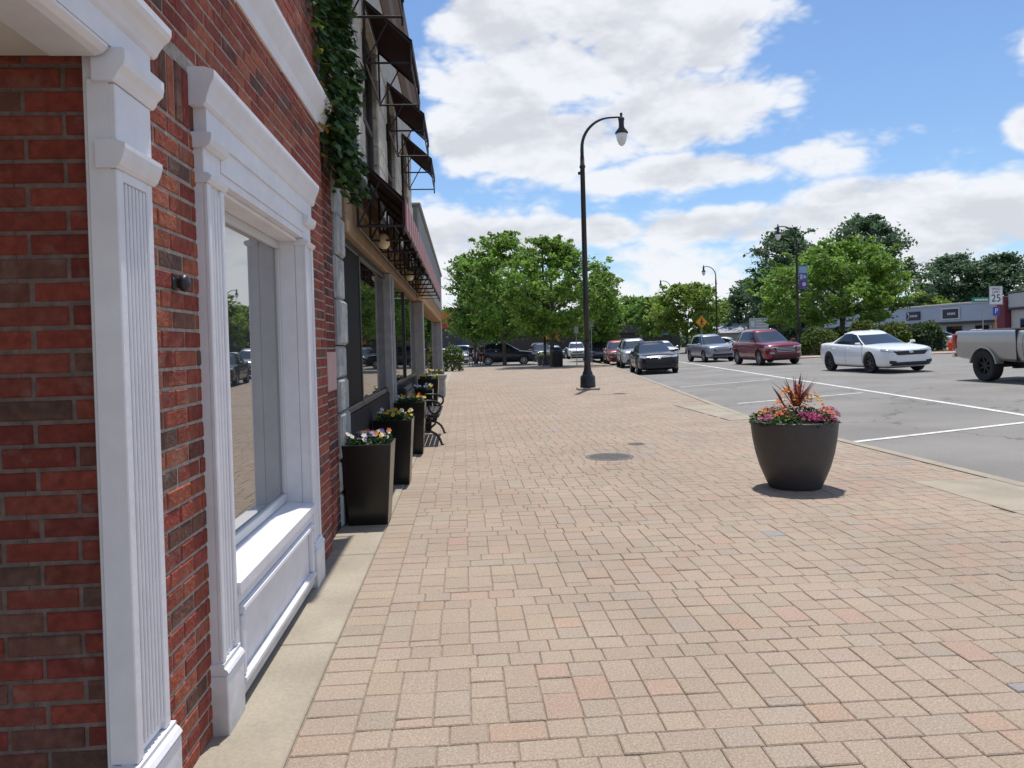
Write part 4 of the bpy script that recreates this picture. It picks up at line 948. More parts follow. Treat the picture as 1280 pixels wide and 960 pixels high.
def car(name, spec, paint, label, group, rim=ALLOY, truck=False, low_trim=False, rails=False, grille='wide', flare=False, detail=True):
    o = empty(name, (0, 0, 0), 0, label, 'pickup truck' if truck else 'car', group)
    st = spec['st']; rings = []; keys = st
    xs = [k[0] for k in keys]; full = []
    for a, b in zip(xs, xs[1:]):
        k = 1 if abs(a-b) < .35 else 2
        full += [a+(b-a)*i/k for i in range(k)]
    full.append(xs[-1])
    mb = MB(); mb.smooth = True
    def ring(x):
        zb, zs, w, cr = smooth_interp(keys, x); hgt = zs-zb
        half = [(0, zb), (w*.80, zb), (w*.95, zb+.05*hgt+.03), (w*.985, zb+.28*hgt), (w, zb+.55*hgt), (w*.985, zb+.80*hgt), (w*.955, zs-.03), (w*.90, zs+cr*.25), (w*.5, zs+cr*.8), (0, zs+cr)]
        return [(x, y, z) for y, z in half]+[(x, -y, z) for y, z in half[-2:0:-1]]
    R_ = [ring(x) for x in full]; n = len(R_[0]); vs = [p for r in R_ for p in r]
    fs = [(i*n+j, i*n+(j+1) % n, (i+1)*n+(j+1) % n, (i+1)*n+j) for i in range(len(R_)-1) for j in range(n)]
    fs += [tuple(range(n)), tuple(range((len(R_)-1)*n, len(R_)*n))[::-1]]
    mb.add(vs, fs); hull = mb.build('body', paint, o)
    ss = hull.modifiers.new('s', 'SUBSURF'); ss.levels = 2; ss.render_levels = 2
    cut = MB(); wr = spec['wr']
    for sx_ in (1, -1):
        for sy in (1, -1):
            a, b = sorted((sy*.52, sy*1.3)); cut.prism([(sx_*spec['wb']+(wr+.055)*math.cos(t*math.pi/16), wr+(wr+.055)*math.sin(t*math.pi/16)) for t in range(32)], 'y', a, b)
    if truck: cut.box(-2.86, -.62, -.86, .86, .85, 1.6)
    co_ = cut.build('cut', paint); bo = hull.modifiers.new('b', 'BOOLEAN'); bo.object = co_; bo.operation = 'DIFFERENCE'; bo.solver = 'EXACT'
    me = evaluated(hull); hull.modifiers.clear(); hull.data = me; bpy.data.objects.remove(co_)
    me.materials.clear(); me.materials.append(paint)
    for p in me.polygons: p.use_smooth = True
    try: me.set_sharp_from_angle(angle=R(38))
    except Exception: pass
    bm = bmesh.new(); bm.from_mesh(me); bvh = BVHTree.FromBMesh(bm); bm.free()
    # cabin: one loft, cut into glass and painted pillars/roof
    c = spec['cab']; K = 160
    e = .27; dn = [(math.copysign(abs(math.cos(t))**e, math.cos(t)), math.copysign(abs(math.sin(t))**e, math.sin(t))) for t in np.linspace(0, 2*math.pi, 4001)]
    ar = np.array([(x*.5*(c['x0']-c['x1'])*.8, y*c['w0']) for x, y in dn]); cum = np.concatenate([[0], np.cumsum(np.linalg.norm(np.diff(ar, axis=0), axis=1))])
    UV = [dn[int(np.searchsorted(cum, cum[-1]*k/K))] for k in range(K)]
    arch = .075 if spec is SED else .035 if spec is SUV else .02
    def outline(f):
        z = c['z0']+(c['z1']-c['z0'])*f; a0 = c['x0']+(c['rx0']-c['x0'])*f; a1 = c['x1']+(c['rx1']-c['x1'])*f; w = c['w0']+(c['w1']-c['w0'])*f+.035*math.sin(math.pi*f)
        mx, hx = (a0+a1)/2, (a0-a1)/2; bow = .10*(1-f)+.05
        return [(mx+hx*u-(bow*v*v if u > .5 else -bow*.6*v*v if u < -.5 else 0), w*v, z-arch*f*u*u) for u, v in UV]
    LV = [outline(f) for f in (0, .25, .5, .75, .93)]
    suv = spec is SUV
    def kind(k):
        u = (UV[k][0]+UV[(k+1) % K][0])/2; v = abs(UV[k][1]+UV[(k+1) % K][1])/2
        if u > .5 and v < .90: return 'windscreen'
        if u > (.87 if not truck else .80): return 'pillar'
        if u > (-.80 if suv else -.66): return 'pillar' if abs(u-.02) < .028 or (suv and abs(u+.58) < .03) else 'side'
        return 'rear' if v < .86 else 'pillar'
    parts = {}
    for k in range(K):
        kd = kind(k); key = kd if kd != 'side' else ('side_l' if k < K/2 else 'side_r'); pm = parts.setdefault(key, MB()); pm.smooth = True
        k2 = (k+1) % K
        for a, b in zip(LV, LV[1:]): pm.add([a[k], a[k2], b[k2], b[k]], [(0, 1, 2, 3)])
    rf = parts['pillar']; T0 = LV[-1]; T1 = [(x*.985+(c['rx0']+c['rx1'])/2*.015, y*.96, z+.015) for x, y, z in outline(1)]
    mxx = (c['rx0']+c['rx1'])/2
    T2 = [(mxx+(x-mxx)*.86, y*.78, z+(c['top']-c['z1'])-.006) for x, y, z in outline(1)]; T3 = [(mxx+(x-mxx)*.4, y*.4, c['top']-(c['z1']-z)*.35) for x, y, z in outline(1)]
    for k in range(K):
        k2 = (k+1) % K
        for a, b in ((T0, T1), (T1, T2), (T2, T3)): rf.add([a[k], a[k2], b[k2], b[k]], [(0, 1, 2, 3)])
    rf.add(T3, [tuple(range(K))])
    def B(mb, nm, m):
        me = mb.mesh(nm); bm = bmesh.new(); bm.from_mesh(me); bmesh.ops.remove_doubles(bm, verts=bm.verts, dist=.0005); bmesh.ops.recalc_face_normals(bm, faces=bm.faces); bm.to_mesh(me); bm.free()
        me.materials.append(m); return link(nm, me, o)
    B(parts['pillar'], 'roof', paint); B(parts['windscreen'], 'windscreen', CGLASS); B(parts['rear'], 'rear_window', CGLASS)
    B(parts['side_l'], 'side_window', CSIDE); B(parts['side_r'], 'side_window', CSIDE)
    # wheels
    for sx_ in (1, -1):
        for sy in (1, -1):
            w = bpy.data.objects.new('wheel', None); COL.objects.link(w); w.parent = o; w.location = (sx_*spec['wb'], sy*spec['tr'], wr); w.empty_display_size = .1
            t = MB(); t.smooth = True; hw = spec['ww']/2; ri = wr*(.56 if truck else .68)
            t.lathe([(ri, -hw*.8), (wr*.9, -hw), (wr*.975, -hw*.85), (wr, -hw*.5), (wr, hw*.5), (wr*.975, hw*.85), (wr*.9, hw), (ri, hw*.8), (ri, -hw*.8)], n=32, cap=False)
            q = t.build('tyre', RUBBER, w); q.rotation_euler = (R(90), 0, 0)
            t = MB(); f_ = hw*.72
            t.lathe([(ri+.004, f_), (ri*.93, f_), (ri*.88, f_*.3), (ri*.88, -f_)], n=24, cap=False); t.lathe([(0, f_*.75), (ri*.25, f_*.7), (ri*.25, 0)], n=12, cap=False)
            for k in range(7):
                a = k*2*math.pi/7; ca, sa = math.cos(a), math.sin(a); hwid = ri*.10
                P0 = [(ca*ri*.18-sa*hwid, sa*ri*.18+ca*hwid), (ca*ri*.18+sa*hwid, sa*ri*.18-ca*hwid), (ca*ri*.94+sa*hwid*.8, sa*ri*.94-ca*hwid*.8), (ca*ri*.94-sa*hwid*.8, sa*ri*.94+ca*hwid*.8)]
                t.prism(P0, 'z', f_*.35, f_*.78)
            q = t.build('rim', rim, w); q.rotation_euler = (R(-90) if sy > 0 else R(90), 0, 0)
            t = MB(); t.lathe([(0, -f_*.2), (ri*.86, -f_*.2), (ri*.86, -f_*.3), (0, -f_*.3)], n=20, cap=False); q = t.build('brake_disc', DPLAST, w); q.rotation_euler = (R(-90) if sy > 0 else R(90), 0, 0)
    ub = MB(); zb = st[len(st)//2][1]; ub.box(-spec['wb']-.45, spec['wb']+.45, -.5, .5, zb-.02, zb+.25); ub.build('underbody', DPLAST, o)
    Lh = st[0][0]; zf = st[2][2]; wf = st[2][3]
    # lights, grilles, mirrors, handles
    for sy in (1, -1):
        if truck:
            grid_patch(bvh, [(Lh, sy*.58, 1.02), (Lh, sy*.92, 1.02), (Lh, sy*.92, .84), (Lh, sy*.58, .84)], (-1, 0, 0), 'headlight', LAMPG, o)
            tl = MB(); tl.bbox(-2.965, -2.80, sy*.90-.085, sy*.90+.085, .88, 1.26, .02); tl.build('tail_light', REDL, o)
        else:
            zt = zf-.0 if spec is SED else zf-.06; hgt = .13 if spec is SED else .15
            grid_patch(bvh, [(Lh, sy*.36, zt-hgt*.85), (Lh-.35, sy*(wf-.0), zt-hgt*.35), (Lh-.35, sy*(wf+.0), zt+hgt*.25), (Lh, sy*.36, zt-hgt*.25)], (-1, -sy*.75, 0), 'headlight', LAMPG, o, off=.006)
            zr = st[-3][2]
            grid_patch(bvh, [(-Lh, sy*.42, zr-.22), (-Lh+.2, sy*.86, zr-.2), (-Lh+.2, sy*.86, zr-.06), (-Lh, sy*.42, zr-.1)], (1, -sy*.6, 0), 'tail_light', REDL, o)
            grid_patch(bvh, [(Lh, sy*.50, .30), (Lh, sy*.72, .32), (Lh, sy*.72, .42), (Lh, sy*.50, .40)] if spec is SED else [(Lh, sy*.52, .52), (Lh, sy*.74, .54), (Lh, sy*.74, .62), (Lh, sy*.54, .60)], (-1, -sy*.3, 0), 'fog_light', LAMPG if spec is SUV else DPLAST, o, 5, 3)
        m = MB(); m.smooth = True; cx, cy, cz = c['x0']-.42 if not truck else c['x0']-.3, sy*(c['w0']+.19), c['z0']+.13+(.12 if truck else 0)
        s1 = 1.5 if truck else 1.
        m.add([(cx+dx*s1, cy+sy*dy*s1, cz+dz*s1) for dx, dy, dz in ((.05, -.08, -.03), (.04, .05, -.03), (-.05, .07, -.035), (-.05, -.09, -.04), (.03, -.08, .045), (.02, .04, .04), (-.05, .065, .055), (-.05, -.09, .06))], [(3, 2, 1, 0), (4, 5, 6, 7), (0, 1, 5, 4), (1, 2, 6, 5), (2, 3, 7, 6), (3, 0, 4, 7)])
        m.tube([(cx, cy-sy*.08, cz-.03), (cx-.02, sy*(c['w0']-.01), cz-.06)], .02, 6)
        q = m.build('mirror', paint if not truck else DPLAST, o)
        if detail:
            for xh in ((.15, -.85) if not truck else (.1,)):
                zz = st[len(st)//2][2]-.13; hit = bvh.ray_cast(Vector((xh-.1, sy*3, zz)), Vector((0, -sy, 0)))
                if hit[0]:
                    y = hit[0].y; m = MB(); m.bbox(xh-.2, xh, min(y, y+sy*.03), max(y, y+sy*.03), zz-.015, zz+.012, .008); m.build('door_handle', paint, o)
            for xs_ in ((c['x0']-.38, -.15, c['x1']+.95) if not truck else (1.05, -.35)):
                grid_patch(bvh, [(xs_, sy*2, st[5][1]+.12), (xs_+.012, sy*2, st[5][1]+.12), (xs_+.012, sy*2, st[5][2]-.04), (xs_, sy*2, st[5][2]-.04)], (0, -sy, 0), 'door_seam', DPLAST, o, 1, 8, off=-.008)
            if low_trim:
                grid_patch(bvh, [(1.0, sy*2, st[5][1]+.03), (-1.0, sy*2, st[5][1]+.03), (-1.0, sy*2, st[5][1]+.17), (1.0, sy*2, st[5][1]+.17)], (0, -sy, 0), 'sill_trim', DPLAST, o, 10, 3)
        if rails:
            m = MB(); m.tube([(c['rx0']-.15, sy*(c['w1']-.05), c['z1']+.02), (c['rx0']-.3, sy*(c['w1']-.05), c['top']+.03), (c['rx1']+.25, sy*(c['w1']-.05), c['top']+.03), (c['rx1']+.1, sy*(c['w1']-.05), c['z1']+.02)], .02, 6); m.build('roof_rail', DPLAST, o)
    if truck:
        m = MB(); m.bbox(-3.06, -2.96, -.95, .95, .62, .76, .02); m.build('rear_bumper', CHROME, o)
        m = MB(); m.tube([(-1.2, .5, .42), (-2.2, .5, .42), (-2.9, .55, .50)], .03, 8); m.build('exhaust', GALV, o)
        m = MB(); m.tube([(-1.75, -.8, .42), (-1.75, .8, .42)], .07, 10); m.lathe([(.15, -.12), (.17, 0), (.15, .12)], (-1.75, 0, .42), 12); m.build('axle', DPLAST, o)
        for sx_ in (-1.75, 1.75):
            for sy in (1, -1):
                a = [(sx_+(wr+.05+d)*math.cos(t), wr+(wr+.05+d)*math.sin(t)) for d, ts in ((.0, np.linspace(.12, math.pi-.12, 19)), (.045, np.linspace(math.pi-.12, .12, 19))) for t in ts]
                m = MB(); m.prism(a, 'y', *sorted((sy*.80, sy*1.012))); m.build('wheel_flare', paint, o)
        for sy in (1, -1): m = MB(); m.bbox(-.565, -.545, min(sy*.75, sy*.993), max(sy*.75, sy*.993), .56, 1.36, .004); m.build('bed_gap', DPLAST, o)
        grid_patch(bvh, [(Lh, -.55, .72), (Lh, .55, .72), (Lh, .55, 1.05), (Lh, -.55, 1.05)], (-1, 0, 0), 'grille', CHROME, o)
    elif spec is SED:
        grid_patch(bvh, [(Lh, -.44, zf-.19), (Lh, .44, zf-.19), (Lh, .58, zf-.06), (Lh, -.58, zf-.06)], (-1, 0, 0), 'grille', DPLAST, o, 10, 4)
        grid_patch(bvh, [(Lh, -.66, .25), (Lh, .66, .25), (Lh, .60, .36), (Lh, -.60, .36)], (-1, 0, 0), 'lower_grille', DPLAST, o, 10, 4)
        grid_patch(bvh, [(Lh, -.50, zf-.065), (Lh, .50, zf-.065), (Lh, .55, zf-.045), (Lh, -.55, zf-.045)], (-1, 0, 0), 'grille_bar', CHROME, o, 10, 1, .014)
        grid_patch(bvh, [(Lh, -.06, zf-.13), (Lh, .06, zf-.13), (Lh, .06, zf-.06), (Lh, -.06, zf-.06)], (-1, 0, 0), 'badge', CHROME, o, 3, 3, .018)
    else:
        grid_patch(bvh, [(Lh, -.42, zf-.34), (Lh, .42, zf-.34), (Lh, .56, zf-.11), (Lh, -.56, zf-.11)], (-1, 0, 0), 'grille', DPLAST, o, 10, 5)
        for k in range(3): grid_patch(bvh, [(Lh, -.44, zf-.32+k*.07), (Lh, .44, zf-.32+k*.07), (Lh, .44, zf-.30+k*.07), (Lh, -.44, zf-.30+k*.07)], (-1, 0, 0), 'grille_bar', CHROME, o, 10, 1, .014)
        grid_patch(bvh, [(Lh, -.66, .36), (Lh, .66, .36), (Lh, .60, .50), (Lh, -.60, .50)], (-1, 0, 0), 'lower_grille', DPLAST, o, 10, 4)
    if not truck:
        m = MB(); m.bbox(-Lh-.012, -Lh+.03, -.16, .16, st[-1][2]-.2, st[-1][2]-.06, .004); m.build('licence_plate', mat('plate', (.6, .6, .6), .5), o)
    return o
def paintm(n, c, metal=.35, rough=.28, coat=.9): return mat(n, c, rough, metal=metal, coat=coat, spec=.5 if coat > .5 else .25, var=.02)
WHITEP = paintm('white_car_paint', (.78, .79, .80), 0., .3); BLUEBLK = paintm('black_blue_paint', (.005, .007, .016), .0, .25, .35); SILVP = paintm('silver_paint', (.42, .44, .48), .6)
REDP = paintm('dark_red_paint', (.20, .008, .022), .4); SLATE = paintm('slate_paint', (.27, .30, .36), .55); PEWT = paintm('pewter_paint', (.34, .33, .31), .45, .34); REDP2 = paintm('red_paint', (.26, .02, .02), .3); DKP = paintm('dark_paint', (.014, .015, .02), .0, .3, .4); BLUP = paintm('blue_paint', (.06, .16, .36), .3)
def place(o, spec, px, py, heading, wheel=(1, -1), scale=1.0):
    """set the car down with one wheel's contact point at the ground point seen at (px, py); heading in degrees, 0 = towards the camera along the street"""
    p = at(px, py); rz = R(-90+heading); o.scale = (scale,)*3
    lx, ly = wheel[0]*spec['wb']*scale, (wheel[1]*(spec['tr']+spec['ww']*.5))*scale
    ox, oy = p.x-(lx*math.cos(rz)-ly*math.sin(rz)), p.y-(lx*math.sin(rz)+ly*math.cos(rz))
    zl = [gz(ox+a*math.cos(rz)-b*math.sin(rz), oy+a*math.sin(rz)+b*math.cos(rz)) for a, b in ((1.35, .8), (1.35, -.8), (-1.35, .8), (-1.35, -.8))]
    o.location = (ox, oy, sum(zl)/4+.004); rollz = math.atan2((zl[0]+zl[2]-zl[1]-zl[3])/2, 1.6)
    o.rotation_euler = (Matrix.Rotation(rz, 3, 'Z') @ Matrix.Rotation(rollz, 3, 'X')).to_euler(); return o
GD, GP = 'cars driving up the road', 'cars parked along the kerb'
place(car('sedan_car', SED, WHITEP, 'white sedan driving up the road behind the round flower pot', GD, rim=DARKRIM), SED, 1086, 466.5, 0, scale=1.03)
place(car('crossover_car', SUV, REDP, 'dark red crossover between the silver crossover and the white sedan', GD, low_trim=True), SUV, 948, 457, 0, scale=1.05)
place(car('crossover_car', SUV, SLATE, 'silver grey crossover in front of the yellow warning sign', GD, low_trim=True, rails=True), SUV, 879, 453, 0, scale=1.0)
place(car('sedan_car', SED, BLUEBLK, 'black sedan parked nearest along the kerb', GP), SED, 796, 468, -7, scale=1.05)
place(car('crossover_car', SUV, SILVP, 'silver white car with roof rails parked behind the black sedan', GP, rails=True), SUV, 776, 460, -7, scale=1.0)
place(car('crossover_car', SUV, REDP2, 'red car parked behind the silver white one along the kerb', GP), SUV, 758, 455, -7, scale=.98)
place(car('pickup_truck', TRK, PEWT, 'pewter pickup truck with chunky black tyre at the right edge', GD, rim=mat('black_alloy', (.018, .018, .02), .5, metal=.2), truck=True), TRK, 1229, 477.5, 0, wheel=(-1, -1), scale=.98)
def place_y(o, px, y, heading):
    x = on_y(px, 430, y).x; rz = R(-90+heading); o.rotation_euler = (0, 0, rz); o.location = (x, y, gz(x, y)+.004); return o
GF = 'cars in the far traffic'
place_y(car('crossover_car', SUV, WHITEP, 'white car far down the road left of the lamp post', GF, detail=False), 720, 74, -6)
place_y(car('crossover_car', SUV, DKP, 'dark car far down the road just right of the lamp post', GF, detail=False), 747, 62, -6)
o = car('crossover_car', SUV, DKP, 'dark vehicle standing sideways in the shade of the street trees', GF, detail=False)
place(o, SUV, 655, 456, 88, wheel=(1, -1))
place_y(car('crossover_car', SUV, DKP, 'black car facing the camera behind the litter bin', GF, detail=False), 676, 66, 4)
place_y(car('sedan_car', SED, WHITEP, 'white car at the far left past the end of the shops', GF, detail=False), 562, 68, 40)
place_y(car('sedan_car', SED, SLATE, 'bluish car far behind the two walkers', GF, detail=False), 606, 72, 80)
place_y(car('sedan_car', SED, WHITEP, 'white car roof showing between the black sedan and the silver crossover', GF, detail=False), 828, 58, -3)
place_y(car('sedan_car', SED, REDP2, 'red car roof just above the black sedan', GF, detail=False), 810, 66, -4)
place_y(car('sedan_car', SED, BLUP, 'blue car parked across the road beyond the pickup bed', GF, detail=False), 1182, 53, 50)
place_y(car('sedan_car', SED, WHITEP, 'white car parked before the grey shop, half hidden by the pickup', GF, detail=False), 1228, 50, 90)
place_y(car('sedan_car', SED, DKP, 'dark car parked behind the shrubs across the road', GF, detail=False), 1036, 56, 80)
place_y(car('sedan_car', SED, WHITEP, 'white car parked behind the dark red crossover', GF, detail=False), 912, 60, 50)

for px, y, hd, sp, pt, lab in ((640, 71, 88, SED, WHITEP, 'pale car half hidden behind the dark sideways vehicle'), (585, 76, 84, SUV, BLUP, 'blue car far behind the lone walker'), (767, 70, -5, SUV, SLATE, 'grey car farther up the road behind the parked red car'),
        (692, 76, 2, SED, SLATE, 'grey car far behind the litter bin'), (1062, 58, 84, SED, SLATE, 'grey car behind the shrub right of the locust trunk')):
    place_y(car('crossover_car' if sp is SUV else 'sedan_car', sp, pt, lab, GF, detail=False), px, y, hd)

# ------------------------------------------------------------------ far side: pavement, shops, signs
def isl(name, pts, m, dz):
    g = MB(); n = len(pts); vs = [(p[0], p[1], gz(p[0], p[1])+dz) for p in pts]+[(p[0], p[1], gz(p[0], p[1])-.2) for p in pts]
    g.add(vs, [tuple(range(n))]+[(i, (i+1) % n, n+(i+1) % n, n+i) for i in range(n)]); return tag(g.build(name, m), kind='structure')
pA = on_y(985, 430, 41); 
isl('far_pavement', [(pA.x-1, 41), (60, 40.5), (60, 45.2), (pA.x-1, 45.2)], mat('tan_paving', (.36, .27, .21), .9, var=.15, vscale=12), .12)
isl('planting_bed', [(pA.x-1, 45.3), (60, 45.3), (60, 51), (pA.x-1, 51)], mat('mulch', (.10, .075, .05), .95, var=.4, vscale=9, bump=.5), .13)
def wall_building(name, label, p, q, z0, bands, depth=12, cat='building', group=None):
    """a long shop: p-q is its street front, bands are (name, z0, z1, material, proud)"""
    p, q = Vector((p.x, p.y, 0)), Vector((q.x, q.y, 0)); d = (q-p); L_ = d.length; d.normalize(); rz = math.atan2(d.y, d.x)
    o = empty(name, (p.x, p.y, z0), rz, label, cat, group)
    for nm, a, b, m_, pr in bands:
        m = MB(); m.bbox(0, L_, -pr, depth, a, b, .03); m.build(nm, m_, o)
    return o, L_
gA, gB = on_y(1035, 420, 84), on_y(1262, 420, 58)
DK = mat('dark_band', (.05, .05, .06), .7)
gsh, GL = wall_building('grey_shop', 'long low grey shop with metal fascia and dark signs across the road', gA, gB, .2,
    [('lower_wall', 0, 2.1, mat('pale_block', (.34, .34, .36), .8, var=.1), 0), ('soffit_band', 2.101, 2.3, DK, .5), ('fascia', 2.301, 3.75, mat('blue_grey_metal', (.36, .41, .50), .5, var=.04, vscale=1), .55), ('roof_edge', 3.751, 3.95, mat('pale_roof', (.46, .45, .43), .7), .6)])
def along(px, y_guess=None):          # distance along the shop front for a photo column
    best = min(range(0, 400), key=lambda i: abs(proj_px(gA.lerp(gB, i/400.))-px)); return GL*best/400.
def proj_px(v):
    d = Vector((v.x, v.y, 1.4))-Vector((0, 0, H)); return CX+F*d.dot(RT)/d.dot(fw)
for px, frame in ((1149, False), (1196, True)):
    x = along(px); m = MB(); m.bbox(x-.95, x+.95, -.66, -.556, 2.62, 3.42, .02); sg = m.build('sign_board', mat('sign_dark', (.025, .03, .045), .5), gsh)
    m = MB()
    for k in range(5): m.bbox(x-.32+k*.2, x-.19+k*.2, -.672, -.662, 2.92, 3.12, .01)
    if not frame: m.tube([(x-.72, -.667, 2.72), (x-.55, -.667, 2.85), (x-.5, -.667, 3.02), (x-.55, -.667, 3.2), (x-.72, -.667, 3.33)], .035, 6)
    m.build('lettering', mat('sign_white', (.62, .58, .62), .6), sg)
    if frame:
        m = MB(); m.bbox(x-1.12, x+1.12, -.65, -.557, 2.5, 2.6, .01); m.bbox(x-1.12, x+1.12, -.65, -.557, 3.44, 3.54, .01); m.bbox(x-1.12, x-.97, -.65, -.557, 2.601, 3.439, .01); m.bbox(x+.97, x+1.12, -.65, -.557, 2.601, 3.439, .01)
        m.build('sign_frame', mat('sign_pale', (.55, .56, .6), .6), sg)
for x0 in np.arange(2., GL-2, 3.4):
    m = MB(); m.bbox(x0, x0+2.0, -.03, .1, .5, 1.95, .02); w = m.build('window', mat('shop_frame', (.2, .2, .21), .6), gsh)
    m = MB(); m.box(x0+.08, x0+1.92, -.045, -.032, .58, 1.87); m.build('pane', SGLASS, w)
rA, rB = on_y(1258, 420, 57.5), on_y(1268, 420, 56.5)
rs, RL = wall_building('red_pillar_wall', 'dark red wall strip between the grey shop and the pale building', rA, rB, .2, [('wall', 0, 4.1, mat('dark_red_wall', (.17, .03, .05), .7), .75)], 8, 'wall')
wA, wB = on_y(1269, 420, 56.4), on_y(1420, 420, 44)
ws, WL = wall_building('pale_shop', 'pale shop with dark edged flat roof at the right edge', wA, wB, .2, [('wall', 0, 3.0, mat('pale_panel', (.5, .48, .46), .8), .3), ('canopy', 3.001, 3.15, DK, .6), ('parapet', 3.151, 4.3, MATS['pale_panel'], .5), ('roof_edge', 4.301, 4.42, DK, .55)], 8)
for x0 in np.arange(1.2, WL-2, 3.2):
    m = MB(); m.bbox(x0, x0+1.2, -.34, -.2, .1, 2.3, .02); w = m.build('door', MATS['shop_frame'], ws); m = MB(); m.box(x0+.1, x0+1.1, -.355, -.342, .3, 2.2); m.build('pane', SGLASS, w)
# low building far behind the crossovers
hA, hB = on_y(880, 425, 105), on_y(1010, 425, 92)
hs, HL = wall_building('low_shed', 'low grey roofed building behind the dark red crossover', hA, hB, .2, [('wall', 0, 2.2, mat('shed_wall', (.3, .29, .28), .8), 0)], 9)
m = MB(); m.hexa([(-.4, -.6, 2.21), (HL+.4, -.6, 2.21), (HL+.4, 9.5, 2.21), (-.4, 9.5, 2.21), (-.4, 3, 3.6), (HL+.4, 3, 3.6), (HL+.4, 6, 3.6), (-.4, 6, 3.6)]); m.build('roof', mat('shed_roof', (.27, .29, .33), .7, var=.1, vscale=2), hs)
# dark building with orange sign at the end of the pavement
eA, eB = on_y(556, 425, 78), on_y(620, 425, 74)
es, EL = wall_building('corner_shop', 'dark shop with an orange sign beyond the end of the pavement', on_y(500, 425, 80), on_y(577, 425, 77), .0, [('wall', 0, 3.4, mat('dark_wall', (.06, .055, .06), .8, var=.1), 0), ('orange_fascia', 3.401, 5.4, mat('orange_fascia', (.50, .13, .02), .6, var=.12, vscale=1), .2)], 8)
m = MB(); m.bbox(0, EL, -.26, -.202, 3.45, 3.9, .02); m.build('red_stripe', mat('red_stripe', (.36, .03, .02), .6), es)
os_ = on_y(677, 402+16, 82); 
fs2, FL = wall_building('far_shop', 'dark far building with small orange panel behind the street trees', on_y(625, 425, 98), on_y(850, 425, 96), .1, [('wall', 0, 2.6, mat('far_wall', (.045, .04, .038), .8), 0), ('roof_band', 2.601, 3.6, mat('far_band', (.07, .065, .06), .8), .3)], 8)
m = MB(); xx_ = FL*.24; m.bbox(xx_, xx_+2.2, -.42, -.303, 2.0, 3.3, .03); m.build('orange_panel', MATS['orange_fascia'], fs2)
m = MB(); xx_ = FL*.80; m.bbox(xx_, xx_+3.2, -.42, -.303, 2.2, 3.4, .03); m.build('blue_panel', mat('blue_panel', (.08, .22, .45), .6), fs2)

def post_sign(name, label, cat, px, y, ptop, make, post_m=GALV, r=.03, group=None):
    x = on_y(px, 430, y).x; z = gz(x, y); o = empty(name, (x, y, z), 0, label, cat, group); zt = on_y(px, ptop, y).z-z
    m = MB(); m.tube([(0, 0, -.1), (0, 0, zt)], r, 8); m.build('post', post_m, o); make(o, zt); return o
YS = mat('sign_yellow', (.78, .33, .01), .5); SW = mat('sign_white_sheet', (.72, .72, .72), .5); SK = mat('sign_black', (.015, .015, .015), .6)
def pedsign(o, zt):
    s = .46; z = zt-s; m = MB(); m.prism([(0, z-s), (s, z), (0, z+s), (-s, z)], 'y', -.045, -.035); pl = m.build('plate', YS, o)
    m = MB(); q = s*.92
    for a, b in (((0, z-q), (q, z)), ((q, z), (0, z+q)), ((0, z+q), (-q, z)), ((-q, z), (0, z-q))): m.tube([(a[0], -.047, a[1]), (b[0], -.047, b[1])], .010, 4)
    m.lathe([(0, -.003), (.055, -.003), (.055, .003), (0, .003)], (0, 0, 0), 12, cap=False)
    n0 = len(m.v)-48; m.v[n0:] = [(x, -.047+zz, z+.22+y) for x, y, zz in m.v[n0:]]
    for a, b, r_ in (((0, .14), (0, -.04), .05), ((0, -.04), (.11, -.26), .032), ((0, -.04), (-.10, -.26), .032), ((0, .12), (.13, .0), .026), ((0, .12), (-.12, .0), .026)):
        m.tube([(a[0], -.047, z+a[1]), (b[0], -.047, z+b[1])], r_*.9, 6)
    m.build('walker_symbol', SK, pl)
post_sign('warning_sign', 'yellow diamond sign with walking figure above the silver grey crossover', 'sign', 877.5, 52, 394.5, pedsign)
def speed(o, zt):
    m = MB(); m.bbox(-.31, .31, -.05, -.038, zt-.80, zt, .004); pl = m.build('plate', SW, o)
    m = MB()
    for a, b, c, d in ((-.295, .295, zt-.785, zt-.775), (-.295, .295, zt-.025, zt-.015), (-.295, -.285, zt-.774, zt-.026), (.285, .295, zt-.774, zt-.026)): m.box(a, b, -.0525, -.0505, c, d)
    m.build('border', SK, pl)
    text_mesh('SPEED', .15, SK, 'lettering', pl, (0, -.052, zt-.12)); text_mesh('LIMIT', .15, SK, 'lettering', pl, (0, -.052, zt-.26)); text_mesh('25', .46, SK, 'numerals', pl, (0, -.052, zt-.53))
    m = MB(); m.bbox(-.15, .15, -.05, -.038, zt-1.28, zt-.90, .004); p2 = m.build('parking_plate', mat('sign_blue', (.03, .07, .35), .5), o)
    text_mesh('P', .3, SW, 'lettering', p2, (0, -.052, zt-1.08))
post_sign('speed_limit_sign', 'white 25 speed limit sign with small blue plate below, above the pickup', 'sign', 1245, 31, 358, speed, mat('orange_post', (.6, .18, .05), .6))
def street_name(o, zt):
    m = MB(); m.bbox(-.75, .45, -.05, -.035, zt-.32, zt-.04, .004); pl = m.build('plate', mat('sign_green', (.01, .20, .14), .5), o)
    m = MB()
    for k in range(8): m.box(-.55+k*.11, -.47+k*.11, -.0535, -.0505, zt-.24, zt-.13)
    m.build('lettering', SW, pl)
post_sign('street_name_sign', 'green street name sign on a grey post left of the speed limit sign', 'sign', 1229, 45, 371, street_name)
def smallplate(w, h):
    def f(o, zt): m = MB(); m.bbox(-w/2, w/2, -.05, -.036, zt-h, zt, .004); m.build('plate', mat('sign_back', (.25, .26, .26), .4, metal=.5), o)
    return f
post_sign('parking_sign', 'thin grey sign post left of the nearest lamp post, near the bin', 'sign', 720.5, 47, 408, smallplate(.3, .45), r=.025, group='thin sign posts on the pavement')
